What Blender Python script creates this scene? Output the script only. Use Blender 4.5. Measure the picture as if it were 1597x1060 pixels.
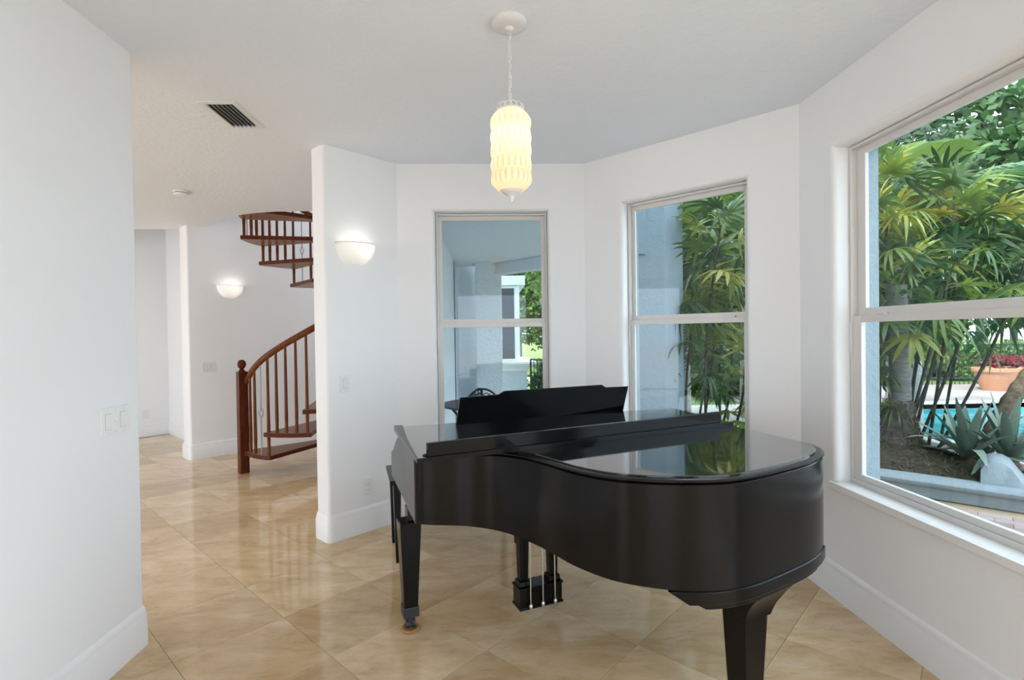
import bpy, bmesh, math, random
from mathutils import Vector, Matrix
random.seed(7)
for o in list(bpy.data.objects): bpy.data.objects.remove(o, do_unlink=True)
SC = bpy.context.scene
COL = SC.collection
PI = math.pi
R2 = 2 ** .5

# ------------------------------------------------------------------ camera, sky, sun, exposure
CAM_H = 1.45
YAW, PITCH, ROLL = .0412, -.0124, -.0143
Fv = Vector((math.sin(YAW) * math.cos(PITCH), math.cos(YAW) * math.cos(PITCH), math.sin(PITCH)))
Rv = Vector((math.cos(YAW), -math.sin(YAW), 0)); Uv = Rv.cross(Fv)
Ra = Rv * math.cos(ROLL) + Uv * math.sin(ROLL); Ua = Uv * math.cos(ROLL) - Rv * math.sin(ROLL)
cam = bpy.data.cameras.new('camera'); camo = bpy.data.objects.new('camera', cam); COL.objects.link(camo)
m = Matrix((Ra, Ua, -Fv)).transposed().to_4x4(); m.translation = (0, 0, CAM_H); camo.matrix_world = m
cam.sensor_width = 36; cam.lens = 36 * 814.56 / 1597; cam.clip_start = .05; cam.clip_end = 300
SC.camera = camo

W = bpy.data.worlds.new('sky'); SC.world = W; W.use_nodes = True
nt = W.node_tree; bg = nt.nodes['Background']
bg.inputs[0].default_value = (.83, .92, 1.02, 1); bg.inputs[1].default_value = 1.0
sun = bpy.data.lights.new('sun', 'SUN'); suno = bpy.data.objects.new('sun', sun); COL.objects.link(suno)
sun.energy = 1.6; sun.angle = .03; sun.color = (1, .95, .86)
suno.rotation_euler = Vector((.8, .5, -1.25)).to_track_quat('-Z', 'Y').to_euler(); suno.location = (-8, -6, 12)

vs = SC.view_settings
vs.view_transform = 'Standard'; vs.look = 'None'; vs.gamma = 1; vs.exposure = 2.15
try: vs.use_curve_mapping = False
except Exception: pass

# ------------------------------------------------------------------ mesh helpers
class MB:
    def __init__(s): s.v = []; s.f = []; s.mi = []
    def add(s, vs, fs, mi=0):
        o = len(s.v); s.v += [tuple(p) for p in vs]; s.f += [tuple(i + o for i in f) for f in fs]; s.mi += [mi] * len(fs); return s
    def box(s, x0, x1, y0, y1, z0, z1, mi=0):
        return s.prism([(x0, y0), (x1, y0), (x1, y1), (x0, y1)], z0, z1, mi)
    def obox(s, c, ax, ay, az, hx, hy, hz, mi=0):
        c = Vector(c); ax = Vector(ax) * hx; ay = Vector(ay) * hy; az = Vector(az) * hz
        P = [c + ax * i + ay * j + az * k for k in (-1, 1) for i, j in ((-1, -1), (1, -1), (1, 1), (-1, 1))]
        return s.add(P, [(3, 2, 1, 0), (4, 5, 6, 7), (0, 1, 5, 4), (1, 2, 6, 5), (2, 3, 7, 6), (3, 0, 4, 7)], mi)
    def prism(s, poly, z0, z1, mi=0):
        n = len(poly); a = sum(poly[i][0] * poly[(i + 1) % n][1] - poly[(i + 1) % n][0] * poly[i][1] for i in range(n))
        if a < 0: poly = poly[::-1]
        zz0 = z0 if isinstance(z0, (list, tuple)) else [z0] * n
        zz1 = z1 if isinstance(z1, (list, tuple)) else [z1] * n
        if a < 0: zz0 = zz0[::-1]; zz1 = zz1[::-1]
        V = [(p[0], p[1], z) for p, z in zip(poly, zz0)] + [(p[0], p[1], z) for p, z in zip(poly, zz1)]
        F = [tuple(range(n - 1, -1, -1)), tuple(range(n, 2 * n))] + [(i, (i + 1) % n, n + (i + 1) % n, n + i) for i in range(n)]
        return s.add(V, F, mi)
    def loft(s, loops, closed=True, cap=True, mi=0):
        n = len(loops[0]); V = [p for l in loops for p in l]; F = []
        for k in range(len(loops) - 1):
            for i in range(n if closed else n - 1):
                j = (i + 1) % n; F.append((k * n + i, k * n + j, (k + 1) * n + j, (k + 1) * n + i))
        if cap and closed:
            F.append(tuple(range(n - 1, -1, -1))); b = (len(loops) - 1) * n; F.append(tuple(range(b, b + n)))
        return s.add(V, F, mi)
    def tube(s, path, r, n=8, cap=True, mi=0):
        P = [Vector(p) for p in path]; rs = r if isinstance(r, (list, tuple)) else [r] * len(P)
        loops = []; up = None
        for i, p in enumerate(P):
            t = (P[min(i + 1, len(P) - 1)] - P[max(i - 1, 0)]).normalized()
            if up is None: up = Vector((0, 0, 1)) if abs(t.z) < .9 else Vector((1, 0, 0))
            a = t.cross(up)
            if a.length < 1e-5: a = t.orthogonal()
            a.normalize(); b = a.cross(t).normalized(); up = b
            loops.append([p + (a * math.cos(2 * PI * k / n) - b * math.sin(2 * PI * k / n)) * rs[i] for k in range(n)])
        return s.loft(loops, True, cap, mi)
    def lathe(s, prof, c=(0, 0, 0), n=24, sx=1, sy=1, mi=0, a0=0, a1=None):
        full = a1 is None; a1 = a0 + 2 * PI if full else a1; m = n if full else n + 1
        loops = [[(c[0] + r * sx * math.cos(a0 + (a1 - a0) * k / n), c[1] + r * sy * math.sin(a0 + (a1 - a0) * k / n), c[2] + z) for k in range(m)] for r, z in prof]
        return s.loft(loops, full, full, mi)
    def build(s, name, mat, parent=None, world=True, smooth=None, bevel=None, loc=None):
        off = Vector((0, 0, 0))
        if world and parent is not None:
            q = parent
            while q is not None: off += q.location; q = q.parent
        elif world and loc is not None: off = Vector(loc)
        me = bpy.data.meshes.new(name)
        me.from_pydata([tuple(Vector(p) - off) for p in s.v], [], s.f)
        for mm in (mat if isinstance(mat, (list, tuple)) else [mat]): me.materials.append(mm)
        if any(s.mi): me.polygons.foreach_set('material_index', s.mi)
        bm = bmesh.new(); bm.from_mesh(me); bmesh.ops.recalc_face_normals(bm, faces=bm.faces); bm.to_mesh(me); bm.free()
        if smooth is not None:
            me.polygons.foreach_set('use_smooth', [True] * len(me.polygons)); me.set_sharp_from_angle(angle=math.radians(smooth))
        o = bpy.data.objects.new(name, me); COL.objects.link(o)
        if parent is not None: o.parent = parent
        elif loc is not None: o.location = loc
        if bevel:
            b = o.modifiers.new('bevel', 'BEVEL'); b.width = bevel; b.segments = 2; b.limit_method = 'ANGLE'
        return o

def tag(o, label=None, cat=None, group=None, kind=None):
    if label: o['label'] = label
    if cat: o['category'] = cat
    if group: o['group'] = group
    if kind: o['kind'] = kind
    return o
def thing(name, label, cat, loc=(0, 0, 0), rz=0, group=None, kind=None):
    o = bpy.data.objects.new(name, None); COL.objects.link(o); o.location = loc; o.rotation_euler = (0, 0, rz); o.empty_display_size = .1
    return tag(o, label, cat, group, kind)
def struct(o, label=None): 
    o['kind'] = 'structure'
    if label: o['label'] = label
    return o
def inst(src, parent=None, loc=(0, 0, 0), rot=(0, 0, 0), sc=1, name=None):
    c = bpy.data.objects.new(name or src.name, src.data); COL.objects.link(c); c.parent = parent; c.location = loc; c.rotation_euler = rot
    c.scale = (sc, sc, sc) if not isinstance(sc, (tuple, list)) else sc
    return c
def cline(pts, n=6):
    """Catmull-Rom through points"""
    P = [Vector(p) for p in pts]; out = []
    for i in range(len(P) - 1):
        p0, p1, p2, p3 = P[max(i - 1, 0)], P[i], P[i + 1], P[min(i + 2, len(P) - 1)]
        for k in range(n):
            t = k / n
            out.append(.5 * ((2 * p1) + (p2 - p0) * t + (2 * p0 - 5 * p1 + 4 * p2 - p3) * t * t + (3 * p1 - p0 - 3 * p2 + p3) * t ** 3))
    out.append(P[-1]); return out

# ------------------------------------------------------------------ materials
def mat(name, col, rough=.5, metal=0, spec=.5, coat=0, coat_r=.05):
    m = bpy.data.materials.new(name); m.use_nodes = True; b = m.node_tree.nodes['Principled BSDF']
    b.inputs['Base Color'].default_value = (*col, 1); b.inputs['Roughness'].default_value = rough
    b.inputs['Metallic'].default_value = metal; b.inputs['Specular IOR Level'].default_value = spec
    b.inputs['Coat Weight'].default_value = coat; b.inputs['Coat Roughness'].default_value = coat_r
    return m
def N(m, t, **kw):
    n = m.node_tree.nodes.new(t)
    for k, v in kw.items():
        if k in n.inputs: n.inputs[k].default_value = v
        else: setattr(n, k, v)
    return n
def L(m, a, b): m.node_tree.links.new(a, b)
def P(m): return m.node_tree.nodes['Principled BSDF']
def coords(m, kind='Object', scale=(1, 1, 1), rnd=False):
    tc = N(m, 'ShaderNodeTexCoord'); mp = N(m, 'ShaderNodeMapping'); mp.inputs['Scale'].default_value = scale
    if kind == 'World':
        g = N(m, 'ShaderNodeNewGeometry'); L(m, g.outputs['Position'], mp.inputs['Vector'])
    else: L(m, tc.outputs[kind], mp.inputs['Vector'])
    if rnd:
        oi = N(m, 'ShaderNodeObjectInfo'); mu = N(m, 'ShaderNodeMath', operation='MULTIPLY'); mu.inputs[1].default_value = 57.3
        L(m, oi.outputs['Random'], mu.inputs[0]); cx = N(m, 'ShaderNodeCombineXYZ'); 
        for i in range(3): L(m, mu.outputs[0], cx.inputs[i])
        L(m, cx.outputs[0], mp.inputs['Location'])
    return mp.outputs['Vector']
def ramp(m, fac, stops):
    r = N(m, 'ShaderNodeValToRGB'); e = r.color_ramp.elements
    while len(e) < len(stops): e.new(.5)
    for k, (p, c) in enumerate(stops): e[k].position = p; e[k].color = (*c, 1)
    L(m, fac, r.inputs['Fac']); return r.outputs['Color']
def noise(m, vec, scale, detail=4, rough=.55, dist=0):
    n = N(m, 'ShaderNodeTexNoise'); n.inputs['Scale'].default_value = scale; n.inputs['Detail'].default_value = detail
    n.inputs['Roughness'].default_value = rough; n.inputs['Distortion'].default_value = dist; L(m, vec, n.inputs['Vector']); return n.outputs['Fac']
def bump(m, h, strength, dist=.01):
    b = N(m, 'ShaderNodeBump'); b.inputs['Strength'].default_value = strength; b.inputs['Distance'].default_value = dist
    L(m, h, b.inputs['Height']); L(m, b.outputs[0], P(m).inputs['Normal'])
def mixc(m, fac, a, b):
    n = N(m, 'ShaderNodeMix'); n.data_type = 'RGBA'
    if isinstance(fac, float): n.inputs[0].default_value = fac
    else: L(m, fac, n.inputs[0])
    for s, i in ((a, 6), (b, 7)):
        if isinstance(s, tuple): n.inputs[i].default_value = (*s, 1)
        else: L(m, s, n.inputs[i])
    return n.outputs[2]

M = {}
M['wall'] = mat('wall_paint', (.88, .885, .90), .55, spec=.3); bump(M['wall'], noise(M['wall'], coords(M['wall'], 'World'), 90, 3), .12, .004)
M['ceil'] = mat('ceiling_paint', (.87, .91, .97), .8, spec=.2); bump(M['ceil'], noise(M['ceil'], coords(M['ceil'], 'World'), 28, 4, .6), .5, .008)
M['trim'] = mat('trim_gloss_paint', (.86, .86, .865), .28, spec=.45)
M['plate'] = mat('switch_plastic', (.84, .84, .83), .3)
M['sill'] = mat('sill_stone', (.88, .88, .87), .22)
M['frame'] = mat('window_aluminium', (.72, .70, .68), .35, spec=.5)
M['slat'] = mat('painted_shade_grey', (.42, .42, .41), .5)  # shade put into the colour of white vent slats and switch gaps
M['dark'] = mat('painted_gap_shade', (.05, .05, .05), .6)  # near-black painted where shade falls in gaps and openings

def m_glass():
    m = bpy.data.materials.new('tinted_glass'); m.use_nodes = True; t = m.node_tree; t.nodes.clear()
    out = N(m, 'ShaderNodeOutputMaterial'); tr = N(m, 'ShaderNodeBsdfTransparent'); gl = N(m, 'ShaderNodeBsdfGlossy'); mx = N(m, 'ShaderNodeMixShader'); lw = N(m, 'ShaderNodeLayerWeight'); pw = N(m, 'ShaderNodeMath', operation='POWER'); fr = N(m, 'ShaderNodeMath', operation='MULTIPLY_ADD')
    tr.inputs[0].default_value = (.90, .955, .97, 1); gl.inputs['Roughness'].default_value = 0; lw.inputs[0].default_value = .5
    L(m, lw.outputs['Facing'], pw.inputs[0]); pw.inputs[1].default_value = 5; L(m, pw.outputs[0], fr.inputs[0]); fr.inputs[1].default_value = .9; fr.inputs[2].default_value = .03
    L(m, fr.outputs[0], mx.inputs[0]); L(m, tr.outputs[0], mx.inputs[1]); L(m, gl.outputs[0], mx.inputs[2]); L(m, mx.outputs[0], out.inputs[0]); return m
M['glass'] = m_glass()

def m_travertine(name, rnd):
    m = mat(name, (.5, .4, .3), .1, spec=.55)
    v = coords(m, 'Object' if rnd else 'World', (1, 1, 1), rnd)
    st = N(m, 'ShaderNodeMapping'); st.inputs['Rotation'].default_value = (0, 0, .3); st.inputs['Scale'].default_value = (1, 2.6, 1); L(m, v, st.inputs['Vector'])
    a = noise(m, st.outputs[0], 2.2, 6, .62, .8); b = noise(m, st.outputs[0], 9, 6, .7, .4)
    ca = ramp(m, a, [(.25, (.56, .375, .20)), (.5, (.69, .495, .285)), (.75, (.79, .62, .41))])
    cb = ramp(m, b, [(.3, (.70, .66, .60)), (.5, (1, 1, 1)), (.75, (1.06, 1.06, 1.07))])
    mu = N(m, 'ShaderNodeMix'); mu.data_type = 'RGBA'; mu.blend_type = 'MULTIPLY'; mu.inputs[0].default_value = .5; L(m, ca, mu.inputs[6]); L(m, cb, mu.inputs[7])
    c = mu.outputs[2]
    if rnd:
        oi = N(m, 'ShaderNodeObjectInfo'); t = ramp(m, oi.outputs['Random'], [(0, (.86, .84, .81)), (.5, (1, 1, 1)), (1, (1.12, 1.14, 1.17))])
        m2 = N(m, 'ShaderNodeMix'); m2.data_type = 'RGBA'; m2.blend_type = 'MULTIPLY'; m2.inputs[0].default_value = 1; L(m, c, m2.inputs[6]); L(m, t, m2.inputs[7]); c = m2.outputs[2]
    pit = noise(m, v, 42, 3, .6); pc = ramp(m, pit, [(.25, (.55, .45, .36)), (.33, (1, 1, 1))])
    m3 = N(m, 'ShaderNodeMix'); m3.data_type = 'RGBA'; m3.blend_type = 'MULTIPLY'; m3.inputs[0].default_value = .6; L(m, c, m3.inputs[6]); L(m, pc, m3.inputs[7])
    L(m, m3.outputs[2], P(m).inputs['Base Color'])
    rr = N(m, 'ShaderNodeMapRange'); rr.inputs[3].default_value = .03; rr.inputs[4].default_value = .13; L(m, b, rr.inputs[0]); L(m, rr.outputs[0], P(m).inputs['Roughness'])
    return m
M['tile'] = m_travertine('travertine_tile', True)
M['tile_rest'] = m_travertine('travertine_floor', False)
M['grout'] = mat('grout', (.44, .32, .205), .6)

def m_black(name, r0, r1, col=(.0055, .0055, .006), coat=.03, cw=.6, sp=.5, ior=1.8):
    m = mat(name, col, .15, spec=sp, coat=cw, coat_r=coat); P(m).inputs['IOR'].default_value = ior; P(m).inputs['Coat IOR'].default_value = ior
    v = coords(m, 'Object'); a = noise(m, v, 6, 5, .6)
    rr = N(m, 'ShaderNodeMapRange'); rr.inputs[3].default_value = r0; rr.inputs[4].default_value = r1; L(m, a, rr.inputs[0]); L(m, rr.outputs[0], P(m).inputs['Roughness'])
    bump(m, noise(m, v, 3, 2), .06, .01)
    return m
M['lacquer'] = m_black('black_lacquer_gloss', .03, .09)
M['satin'] = m_black('black_lacquer_satin', .12, .24, (.0045, .0043, .0043), .16, 0, .20, 1.5)
M['desk'] = m_black('black_lacquer_desk', .08, .16, (.004, .004, .0045), .16, 0, .16, 1.5)
M['brass'] = mat('brass', (.62, .45, .2), .3, 1)
M['steel'] = mat('steel_rod', (.7, .66, .58), .3, 1)
M['rubber'] = mat('black_rubber', (.01, .01, .01), .6)

def m_wood(name, c0, c1, rough=.25, sc=(1, 1, 1)):
    m = mat(name, c0, rough, spec=.12); v = coords(m, 'Object', sc, True)
    a = noise(m, v, 7, 6, .6, 1.2); c = ramp(m, a, [(.3, c0), (.7, c1)]); L(m, c, P(m).inputs['Base Color']); return m
M['wood'] = m_wood('mahogany', (.05, .010, .005), (.135, .032, .010), .3, (6, 6, .8))
M['oak'] = m_wood('stair_oak', (.17, .055, .014), (.33, .125, .034), .3, (6, 6, .8))
M['rail_wood'] = m_wood('handrail_wood', (.09, .024, .008), (.20, .062, .018), .3, (6, 6, .8))
M['cup'] = m_wood('caster_cup_wood', (.25, .13, .05), (.45, .27, .12), .3)
M['iron'] = mat('wrought_iron_grey', (.35, .35, .34), .45, .4)
M['black_iron'] = mat('black_iron', (.02, .022, .024), .45)
M['white_metal'] = mat('white_lamp_metal', (.8, .79, .77), .35)

def m_shell(name, col, tr, rough=.4):
    m = bpy.data.materials.new(name); m.use_nodes = True; t = m.node_tree; t.nodes.clear()
    out = N(m, 'ShaderNodeOutputMaterial'); d = N(m, 'ShaderNodeBsdfDiffuse'); tl = N(m, 'ShaderNodeBsdfTranslucent'); mx = N(m, 'ShaderNodeMixShader')
    d.inputs[0].default_value = (*col, 1); tl.inputs[0].default_value = (*col, 1); mx.inputs[0].default_value = tr
    L(m, d.outputs[0], mx.inputs[1]); L(m, tl.outputs[0], mx.inputs[2]); L(m, mx.outputs[0], out.inputs[0]); return m
M['alabaster'] = m_shell('alabaster_glass', (.92, .91, .89), .32)
M['milkglass'] = m_shell('milk_glass_shade', (.95, .86, .72), .55)
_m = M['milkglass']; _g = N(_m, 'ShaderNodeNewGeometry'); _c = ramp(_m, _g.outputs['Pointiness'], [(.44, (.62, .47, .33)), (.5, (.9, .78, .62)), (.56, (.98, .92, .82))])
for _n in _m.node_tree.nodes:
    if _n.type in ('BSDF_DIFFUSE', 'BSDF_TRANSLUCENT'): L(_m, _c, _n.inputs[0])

def m_stucco(name, col, strength=.6):
    m = mat(name, col, .85, spec=.2); v = coords(m, 'World'); bump(m, noise(m, v, 16, 5, .65, .5), strength, .03); return m
M['stucco'] = m_stucco('blue_grey_stucco', (.27, .335, .37))
M['stucco_p'] = m_stucco('porch_stucco', (.70, .76, .80), .5)  # house stucco lightened to put brightness into the dim porch
M['stucco_w'] = m_stucco('pale_column_stucco', (.78, .84, .87), 1.0)  # paler copy still, brightening the shaded column and porch ceiling by colour
M['stucco_l'] = m_stucco('pale_blue_stucco', (.60, .67, .71), .7)
M['stucco_b'] = m_stucco('shaded_pier_stucco', (.205, .262, .295), .5)  # same house stucco, darkened to put shade on the pier
M['whitewash'] = m_stucco('white_fascia', (.85, .88, .88), .2)

def m_leaf(name, stops, rough=.32, tr=.35):
    m = mat(name, stops[0][1], rough, spec=.55)
    oi = N(m, 'ShaderNodeObjectInfo'); v = coords(m, 'Object'); a = noise(m, v, 3.5, 3)
    ad = N(m, 'ShaderNodeMath', operation='ADD'); L(m, oi.outputs['Random'], ad.inputs[0]); mm_ = N(m, 'ShaderNodeMath', operation='MULTIPLY_ADD'); mm_.inputs[1].default_value = .5; mm_.inputs[2].default_value = -.25
    L(m, a, mm_.inputs[0]); L(m, mm_.outputs[0], ad.inputs[1]); c = ramp(m, ad.outputs[0], stops); L(m, c, P(m).inputs['Base Color'])
    tl = N(m, 'ShaderNodeBsdfTranslucent'); L(m, c, tl.inputs[0]); mx = N(m, 'ShaderNodeMixShader'); mx.inputs[0].default_value = tr
    out = m.node_tree.nodes['Material Output']; L(m, P(m).outputs[0], mx.inputs[1]); L(m, tl.outputs[0], mx.inputs[2]); L(m, mx.outputs[0], out.inputs[0]); return m
M['fan'] = m_leaf('fan_leaf_green', [(0, (.022, .060, .018)), (.4, (.06, .125, .022)), (.75, (.15, .22, .03)), (1, (.34, .30, .045))])
M['frond'] = m_leaf('frond_green', [(0, (.035, .09, .03)), (.5, (.09, .18, .04)), (1, (.20, .27, .06))])
M['tree'] = m_leaf('tree_foliage', [(0, (.03, .08, .02)), (.5, (.07, .16, .035)), (1, (.15, .26, .06))], .5)
M['agave'] = m_leaf('agave_grey_green', [(0, (.12, .17, .13)), (.6, (.20, .26, .20)), (1, (.28, .33, .24))], .45, .1)
M['red'] = m_leaf('bromeliad_red', [(0, (.08, .05, .05)), (.4, (.22, .03, .05)), (1, (.42, .06, .10))], .4, .3)
def m_bark(name, c0, c1, sc=(3, 3, 14)):
    m = mat(name, c0, .85, spec=.2); v = coords(m, 'World', sc); a = noise(m, v, 2.5, 5, .7); L(m, ramp(m, a, [(.3, c0), (.7, c1)]), P(m).inputs['Base Color']); bump(m, a, .8, .02); return m
M['bark'] = m_bark('palm_bark_grey', (.07, .07, .062), (.20, .20, .175))
M['cane'] = m_bark('dark_cane', (.02, .018, .014), (.07, .06, .045))
M['bark_pale'] = m_bark('pale_bark', (.30, .29, .27), (.55, .54, .50))
M['fibre'] = m_bark('leaf_base_fibre', (.035, .028, .02), (.16, .12, .08), (6, 6, 6))
M['soil'] = m_bark('garden_soil', (.02, .016, .01), (.09, .07, .04), (5, 5, 5))
M['litter'] = mat('leaf_litter', (.10, .085, .05), .9)
M['moss'] = mat('ground_moss', (.05, .09, .03), .9)
M['curb'] = m_stucco('grey_curb_stone', (.26, .295, .31), .5)
M['pooldeck'] = m_stucco('pink_pool_deck', (.30, .26, .245), .4)
M['deck'] = m_stucco('pool_deck_stone', (.66, .62, .58), .4)
M['terracotta'] = m_stucco('terracotta', (.52, .26, .16), .3)
def m_brick():
    m = mat('paver_brick', (.3, .2, .17), .8, spec=.2); oi = N(m, 'ShaderNodeObjectInfo'); c = ramp(m, oi.outputs['Random'], [(0, (.26, .19, .18)), (.5, (.36, .27, .25)), (1, (.46, .37, .35))])
    L(m, c, P(m).inputs['Base Color']); bump(m, noise(m, coords(m, 'World'), 60, 4), .4, .005); return m
M['paver'] = m_brick()
def m_water():
    m = mat('pool_water', (.03, .42, .50), .03, spec=.5); v = coords(m, 'World', (1, 1.6, 1)); a = noise(m, v, 2.2, 3, .5, .8)
    L(m, ramp(m, a, [(.3, (.01, .33, .42)), (.7, (.10, .58, .62))]), P(m).inputs['Base Color']); bump(m, noise(m, v, 5, 3), .15, .05); return m
M['water'] = m_water()
def m_lawn():
    m = mat('lawn_grass', (.12, .26, .05), .9, spec=.1); a = noise(m, coords(m, 'World'), 1.3, 5, .7)
    L(m, ramp(m, a, [(.3, (.10, .17, .05)), (.7, (.20, .29, .08))]), P(m).inputs['Base Color']); return m
M['lawn'] = m_lawn()
M['drive'] = mat('pale_driveway', (.72, .68, .62), .9)

# ------------------------------------------------------------------ room dimensions (metres)
H = 2.786
XL, XR, YF = -1.664, 1.847, 4.129
CB = 4.887                     # bay wall: x + y
ES, ET = 4.843, 9.913          # sconce wall / stair wall: y - x
TW = .25
SILL, HEAD, RAIL0, RAIL1 = .612, 2.42, 1.503, 1.571

def wall(name, p0, p1, z0, z1, T, holes=(), ext=(0, 0), mats=None, label=None):
    """vertical wall; room side on the left of p0->p1 reversed: outward normal = right-hand side of direction"""
    p0 = Vector((*p0, 0)); p1 = Vector((*p1, 0)); d = (p1 - p0); Ln = d.length; d.normalize(); n = Vector((-d.y, d.x, 0))
    mb = MB()
    def pt(s, z, dep): q = p0 + d * s + n * dep; return (q.x, q.y, z)
    cuts = [0] + [(holes[i][1] + holes[i + 1][0]) / 2 for i in range(len(holes) - 1)] + [Ln] if holes else [0, Ln]
    for i in range(len(cuts) - 1):
        a, b = cuts[i], cuts[i + 1]
        ab = a - (ext[0] if i == 0 else 0); bb = b + (ext[1] if i == len(cuts) - 2 else 0)
        fr = [pt(a, z0, 0), pt(b, z0, 0), pt(b, z1, 0), pt(a, z1, 0)]; bk = [pt(ab, z0, T), pt(bb, z0, T), pt(bb, z1, T), pt(ab, z1, T)]
        loops = [fr]; mis = []
        if holes:
            h0, h1, k0, k1, r = holes[i]
            for q in range(6):
                t = q / 5 * PI / 2; o = r * (1 - math.sin(t)); dp = r * (1 - math.cos(t))
                loops.append([pt(h0 - o, k0 - o, dp), pt(h1 + o, k0 - o, dp), pt(h1 + o, k1 + o, dp), pt(h0 - o, k1 + o, dp)]); mis.append(0)
            dm = .145
            loops.append([pt(h0, k0, dm), pt(h1, k0, dm), pt(h1, k1, dm), pt(h0, k1, dm)]); mis.append(0)
            loops.append([pt(h0, k0, T), pt(h1, k0, T), pt(h1, k1, T), pt(h0, k1, T)]); mis.append(1)
            loops.append(bk); mis.append(1)
        else:
            mb.add(fr, [(0, 1, 2, 3)], 0); mb.add(bk, [(3, 2, 1, 0)], 1); loops = None
        if loops:
            V = [p for l in loops for p in l]; base = len(mb.v); mb.v += V
            for k in range(len(loops) - 1):
                for e in range(4):
                    f = (e + 1) % 4; mb.f.append((base + k * 4 + e, base + k * 4 + f, base + k * 4 + 4 + f, base + k * 4 + 4 + e)); mb.mi.append(mis[k])
        o = len(mb.v); mb.v += fr + bk
        mb.f += [(o, o + 4, o + 5, o + 1), (o + 2, o + 6, o + 7, o + 3)]; mb.mi += [0, 0]
        if i == 0: mb.f.append((o, o + 3, o + 7, o + 4)); mb.mi.append(0)
        if i == len(cuts) - 2: mb.f.append((o + 1, o + 5, o + 6, o + 2)); mb.mi.append(0)
    # weld so normals are consistent
    ob = mb.build(name, mats or [M['wall'], M['stucco']])
    bm = bmesh.new(); bm.from_mesh(ob.data); bmesh.ops.remove_doubles(bm, verts=bm.verts, dist=1e-5); bmesh.ops.recalc_face_normals(bm, faces=bm.faces); bm.to_mesh(ob.data); bm.free()
    ob.data.polygons.foreach_set('use_smooth', [True] * len(ob.data.polygons)); ob.data.set_sharp_from_angle(angle=math.radians(30))
    return struct(ob, label)

def round_poly(pts, radii, n=5):
    out = []; k = len(pts)
    for i in range(k):
        p = Vector(pts[i]); r = radii[i]
        if r <= 0: out.append(tuple(p)); continue
        a = (Vector(pts[i - 1]) - p).normalized(); b = (Vector(pts[(i + 1) % k]) - p).normalized()
        ang = a.angle(b); t = r / math.tan(ang / 2); q0 = p + a * t; q1 = p + b * t
        c = p + (a + b).normalized() * (r / math.sin(ang / 2)); v0 = q0 - c; v1 = q1 - c
        for j in range(n + 1):
            w = j / n; th = v0.angle(v1); out.append(tuple(c + (v0 * math.sin((1 - w) * th) + v1 * math.sin(w * th)) / math.sin(th)))
    return out

ec = lambda e, c: ((c - e) / 2, (c + e) / 2)        # point from y-x=e, x+y=c
# --- walls of the bay
EX = TW * math.tan(PI / 8)
wall('wall_front', (ec(ES, 2 * YF - ES)[0], YF), (CB - YF, YF), 0, H, TW, [(.287, 1.184, SILL, HEAD, .03)], (-.15, EX), label='white bay wall holding the window over the music desk')
wall('wall_bay_right', (CB - YF, YF), (XR, CB - XR), 0, H, TW, [(.335, 1.232, SILL, HEAD, .03)], (EX, EX), label='white angled bay wall with the palm window')
wall('wall_right', (XR, CB - XR), (XR, -3), 0, H, TW, [(.305, 1.84, SILL, HEAD, .035), (2.15, 5.75, .02, 2.5, .03)], (EX, .2), label='white right wall with the big garden window')  # second opening is unglazed and out of view, added for side daylight
# sconce wall: thick partition with a bullnosed free end
c_end = 2.55; es2 = ES + .18 * R2
poly = [ec(ES, c_end), ec(ES, 2 * YF - ES), (-.714, 4.379), (-.714, -.714 + es2), ec(es2, c_end)]
struct(MB().prism(round_poly(poly, [.022, 0, 0, 0, .022]), 0, H).build('wall_sconce', M['wall'], smooth=30), 'white angled partition wall with half bowl sconce')
# hall right wall / porch left wall
mb = MB().box(-.714, -.56, 4.36, 9.6, 0, 5.4); 
o = mb.build('wall_hall_right', [M['wall'], M['stucco_p']]); 
for f in o.data.polygons:
    if f.normal.x > .5: f.material_index = 1
struct(o)
# left wall with bullnosed end
struct(MB().prism(round_poly([(XL, -.8), (XL, 2.545), (XL - .15, 2.545), (XL - .15, -.8)], [0, .022, .022, 0]), 0, H).build('wall_left', M['wall'], smooth=30), 'plain white near wall with three gang switch')
# stair wall (double height) and far walls of the hall
c_t = 2.762; et2 = ET + .27 * R2
struct(MB().prism(round_poly([ec(ET, c_t), ec(ET, 9.2), ec(et2, 9.2), ec(et2, c_t)], [.025, 0, 0, .025]), 0, 5.4).build('wall_stair', M['wall'], smooth=30), 'white double height wall behind the spiral stair')
EFAR, CFAR = 13.07, 3.254
struct(MB().prism([ec(EFAR, -3.5), ec(EFAR, CFAR), ec(EFAR + .2, CFAR + .2), ec(EFAR + .2, -3.5)], 0, 5.4).build('wall_hall_far', M['wall']))
struct(MB().prism([ec(EFAR, CFAR), ec(et2, CFAR), ec(et2, CFAR + .2), ec(EFAR, CFAR + .2)], 0, 5.4).build('wall_hall_side', M['wall']))
struct(MB().box(-2.6, -.56, 8.2, 8.4, 0, 5.4).build('wall_hall_back', M['wall']))
struct(MB().box(-.9, -.714, 4.3, 5.0, 2.9, 5.4).build('wall_upper', M['wall']))
# rear and west walls of the great room (behind the camera), openings added for daylight
wall('wall_rear', (2.1, -3), (-8, -3), 0, H, .2, [(1.3, 2.8, .02, 2.3, .03), (4.3, 9.6, .02, 2.7, .03)], label='white rear wall with open gaps added to let daylight in')
wall('wall_west', (-8, -3), (-8, 6.5), 0, H, .2, [(3.0, 9.2, .02, 2.55, .03)], label='white far west wall with an open gap added to light the hall')
struct(MB().box(-8.2, -8, 6.5, 10.5, 0, 5.4).build('wall_west_foyer', M['wall']))
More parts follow.
